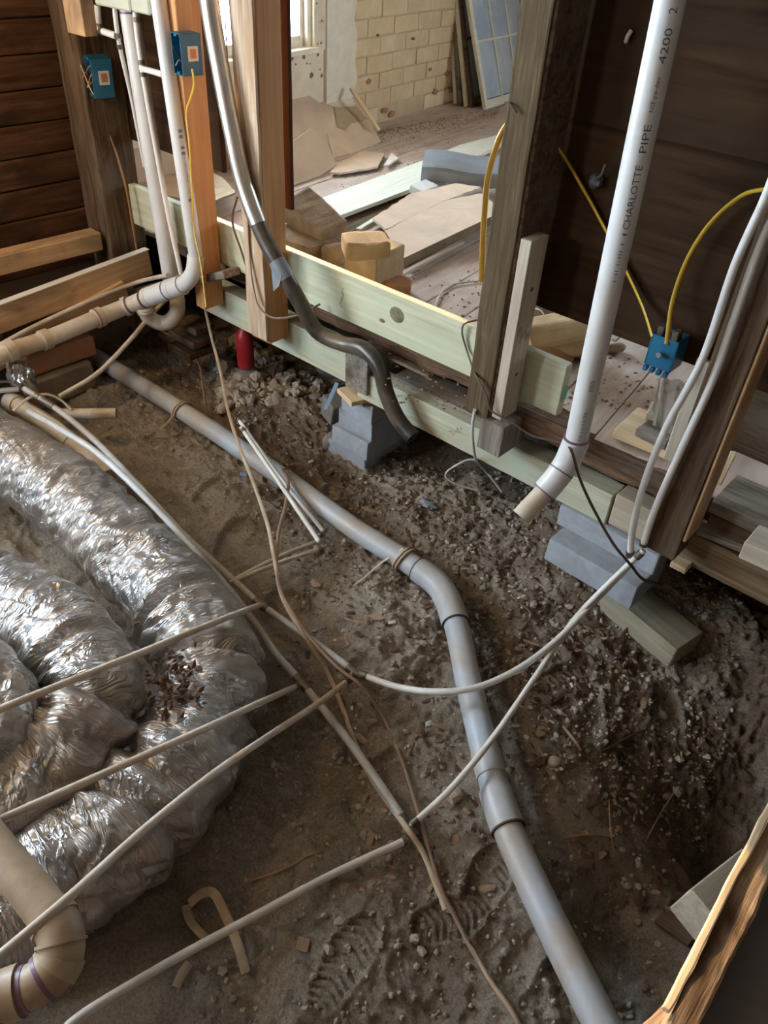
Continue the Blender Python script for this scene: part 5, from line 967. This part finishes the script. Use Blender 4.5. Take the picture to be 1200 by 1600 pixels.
# ------------------------------------------------------------------ SMALL THINGS ON THE DIRT
def scatter(name, label, n, region, size, mat, elong=1.0, seedv=1, flat=0.5, dens=None, cat='debris', sub=1):
    r = np.random.default_rng(seedv); vs_ = []; fs = []; bm = bmesh.new(); bmesh.ops.create_icosphere(bm, subdivisions=sub, radius=1); bv = np.array([v.co[:] for v in bm.verts]); bf = [[v.index for v in f.verts] for f in bm.faces]; bm.free()
    px = r.uniform(region[0], region[2], n*3); py = r.uniform(region[1], region[3], n*3); pts = np.array([p(a, b, z=0.02)[:2] for a, b in zip(px, py)])
    if dens is not None: keep = r.random(len(pts)) < dens(pts[:, 0], pts[:, 1]); pts = pts[keep]
    d, _ = seg_dist(pts[:, 0], pts[:, 1], PIPE_XY); pts = pts[(d > 0.055) & (pts[:, 1] < 2.5) & (pts[:, 0] > -3.4)][:n]; zz = ground(pts[:, 0], pts[:, 1])
    for (x, y), z in zip(pts, zz):
        s = size*math.exp(r.normal(0, 0.45)); sc = np.array([s*elong*r.uniform(.6, 1.2), s*r.uniform(.6, 1.1), s*flat*r.uniform(.6, 1.2)]); a = r.uniform(0, 6.28); t = r.normal(0, 0.25)
        v = bv*sc*(1+r.uniform(-.25, .25, (len(bv), 1))); v = np.stack([v[:, 0], v[:, 1], v[:, 2]+v[:, 0]*t], 1); v = np.stack([v[:, 0]*math.cos(a)-v[:, 1]*math.sin(a), v[:, 0]*math.sin(a)+v[:, 1]*math.cos(a), v[:, 2]], 1)+[x, y, z+sc[2]*0.5]
        k = len(vs_); vs_ += v.tolist(); fs += [[i+k for i in f] for f in bf]
    return setp(link(name, pyd(vs_, fs), mat), label, cat, None, 'stuff')
wallband = lambda x, y: 0.15+0.85*sst(1.3, 1.75, y)
scatter('soil_crumbs', 'loose crumbs of soil strewn over the dirt, thickest along the sill', 3600, (150, 520, 1150, 1250), 0.0055, 'soilclod', 1.1, 3, .75, wallband, 'soil')
scatter('soil_crumbs', 'loose crumbs of soil strewn over the nearer dirt', 700, (300, 1150, 1050, 1600), 0.005, 'soilclod', 1.1, 4, .75, None, 'soil')
scatter('soil_clods', 'lumpy dark clods heaped along the sill under the thick stud', 420, (340, 530, 560, 640), 0.018, 'soilclod', 1.2, 5, .8, None, 'soil', 2)
scatter('bark_chips', 'brown bark and leaf bits trodden into the dirt', 1300, (420, 680, 1000, 1100), 0.0055, 'litter', 2.2, 6, .3, wallband)
scatter('bark_chips', 'bark and leaf bits on the right hand dirt', 450, (650, 1000, 1150, 1400), 0.0055, 'litter', 2.6, 7, .3)
scatter('wood_chips', 'pale wood chips strewn over the dirt', 300, (380, 700, 1100, 1400), 0.006, 'chipwood', 2.4, 8, .3)
scatter('white_flecks', 'tiny white flecks of plaster on the dirt', 80, (520, 720, 1000, 1150), 0.0055, 'white', 1.5, 9, .4)
scatter('pebbles', 'small grey pebbles in the dirt', 160, (480, 620, 1100, 1350), 0.006, 'soilclod', 1.2, 10, .8, None, 'pebbles', 2)
def twig(pts, r, mat, label, name='twig'): return setp(tube(name, spline([g(a, b, r*0.8+o) for (a, b, o) in pts], 0.015), [r*(1-0.5*i/60) if i < 60 else r*.5 for i in range(len(spline([g(a, b, r*0.8+o) for (a, b, o) in pts], 0.015)))], mat, None, 6), label, 'twig')
twig([(880, 1310, .0), (920, 1304, .01), (955, 1307, .0)], 0.0035, 'chipwood', 'pale straight twig lying below the footprints at the right')
twig([(952, 1250, .01), (954, 1295, .02), (962, 1345, .0)], 0.0022, 'chipwood', 'thin upright rootlet crossing the pale twig')
twig([(1052, 1240, .02), (1030, 1275, .01), (1010, 1312, .0)], 0.003, 'chipwood', 'forked pale twig right of the pit edge')
twig([(938, 1175, .0), (970, 1158, .005), (1005, 1140, .0)], 0.004, 'old', 'dark stick below the boot print at the right')
twig([(880, 1135, .0), (900, 1160, .005), (908, 1172, .0)], 0.005, 'chipwood', 'short flat wood splinter left of the dark stick')
twig([(392, 1376, .0), (440, 1360, .004), (480, 1338, .004), (505, 1330, .0)], 0.003, 'romexp', 'thin root curving over the dirt above the clean white tube')
twig([(672, 1165, .0), (655, 1150, .0), (640, 1180, .0)], 0.004, 'litter', 'dark bark strip in the dirt left of the grey drain pipe')
twig([(790, 930, .0), (830, 960, .004), (815, 985, .0)], 0.004, 'litter', 'reddish root bit in the dirt between the tubes and the grey elbow')
twig([(818, 1000, .0), (850, 1010, .004), (880, 1003, .0)], 0.004, 'chipwood', 'pale bark splinter right of the grey elbow')
def scrap(name, px, py, w_, l_, mat, label, cat='scrap', rot=0.0, th=0.004, lift=0.006):
    q = g(px, py, lift); m = Matrix.Translation(Vector(q))@Matrix.Rotation(rot, 4, 'Z')@Matrix.Rotation(0.2, 4, 'X'); return setp(link(name, box_me(l_, w_, th, 0.001, 0.002, 3, int(px)), mat, None, m), label, cat)
scrap('blue_scrap', 380, 742, 0.02, 0.034, 'blue', 'small blue plastic scrap beside the far grey drain pipe', rot=.4, th=.008)
setp(rock('plastic_scrap', g(668, 787, .012), (0.035, 0.02, 0.012), 'tape', seed=51, amp=.5), 'crumpled silver grey plastic scrap in the dirt under the middle post', 'scrap')
setp(rock('pebble', g(742, 838, .012), (0.020, 0.020, 0.018), 'stonegrey', seed=52), 'round greenish pebble in the dirt left of the white elbow', 'pebble')
lathe('plug', [(0.016, 0), (0.018, 0.003), (0.018, 0.018), (0.014, 0.022)], g(865, 1194, -.004), 'greypine', None).name = 'tan_plug'; setp(bpy.data.objects['tan_plug'], 'small tan plug lying in the dirt right of the grey drain pipe', 'plug')
setp(rock('pink_scrap', g(493, 912, .008), (0.024, 0.016, 0.008), 'romexp', seed=54, amp=.4), 'pinkish paper scrap in the dirt right of the two tan tubes', 'scrap')
scrap('white_scrap', 612, 972, 0.012, 0.026, 'white', 'white chip in the dirt left of the grey elbow', rot=1.0)
scrap('white_scrap', 669, 885, 0.012, 0.02, 'white', 'white chip on the dirt beside the cord at the grey elbow', rot=.2, lift=.02)
scrap('bark_piece', 738, 893, 0.02, 0.035, 'stubgrey', 'grey flake lying right of the grey elbow', rot=.9)
scrap('tan_scrap', 474, 1475, 0.03, 0.03, 'chipwood', 'tan leaf scrap in the dirt below the clean white tube', rot=.5)
sv = pth([(355, 1508, 'z', .05), (385, 1516, 'z', .05)])
setp(tube('wood_strap', spline([g(290, 1415, .01), g(298, 1440, .015), g(325, 1468, .02), g(345, 1462, .05), g(352, 1440, .09)][:3]+[g(332, 1472, .012)], 0.01), 0.011, 'strap', None, 8, 0, .18), 'pale wood shaving strip lying left in the loop by the clean white tube', 'shaving')
setp(tube('wood_strap', spline([g(296, 1412, .02), g(315, 1396, .05), g(333, 1395, .06), g(352, 1430, .05), g(372, 1478, .035), g(384, 1520, .008)], 0.01), 0.012, 'strap', None, 8, 0, .18), 'pale wood shaving strip arched over the dirt under the clean white tube', 'shaving')
setp(tube('wood_strap', spline([g(275, 1542, .008), g(285, 1520, .015), g(296, 1505, .02)], 0.01), 0.010, 'strap', None, 8, 0, .18), 'short pale shaving strip below the clean white tube', 'shaving')
# dead leaves lying in the fold of the duct
vs_ = []; fs = []; rr = random.Random(4)
for i in range(150):
    q = p(rr.gauss(272, 20), rr.gauss(1072, 22), z=rr.uniform(.27, .31)); a = rr.uniform(0, 6.28); s = rr.uniform(.006, .016); k = len(vs_); u = Vector((math.cos(a), math.sin(a), rr.uniform(-.5, .5)))*s*1.4; v = Vector((-math.sin(a), math.cos(a), rr.uniform(-.5, .5)))*s*.7
    for t in (-u, v, u, -v): vs_.append(Vector(q)+t)
    vs_.append(Vector(q)+Vector((0, 0, s*.5))); fs += [(k, k+1, k+4), (k+1, k+2, k+4), (k+2, k+3, k+4), (k+3, k, k+4), (k+3, k+2, k+1, k)]
setp(link('dead_leaves', pyd(vs_, fs), 'litter'), 'dead brown leaves caught in the fold between the ducts', 'leaves', None, 'stuff')
# sawdust and grit on the back floor
vs_ = []; fs = []; rr = random.Random(9)
for i in range(2200):
    t_ = rr.random(); u, v = ((rr.uniform(600, 1100), rr.uniform(420, 640)) if i % 3 == 0 else (rr.uniform(520, 720), rr.uniform(200, 300)) if i % 9 == 1 else (590+190*t_, 205-38*t_+abs(rr.gauss(0, 9)))); q = p(u, v, z=ZF); s = rr.uniform(.003, .010); a = rr.uniform(0, 6.28); k = len(vs_)
    for j in range(4): vs_.append((q[0]+s*math.cos(a+j*1.57)*rr.uniform(.5, 1.3), q[1]+s*math.sin(a+j*1.57)*rr.uniform(.5, 1.3), ZF+0.0005))
    vs_.append((q[0], q[1], ZF+s*.6)); fs += [(k, k+1, k+4), (k+1, k+2, k+4), (k+2, k+3, k+4), (k+3, k, k+4)]
setp(link('floor_grit', pyd(vs_, fs), 'stone'), 'grit and crumbs strewn over the back room floor', 'grit', None, 'stuff')
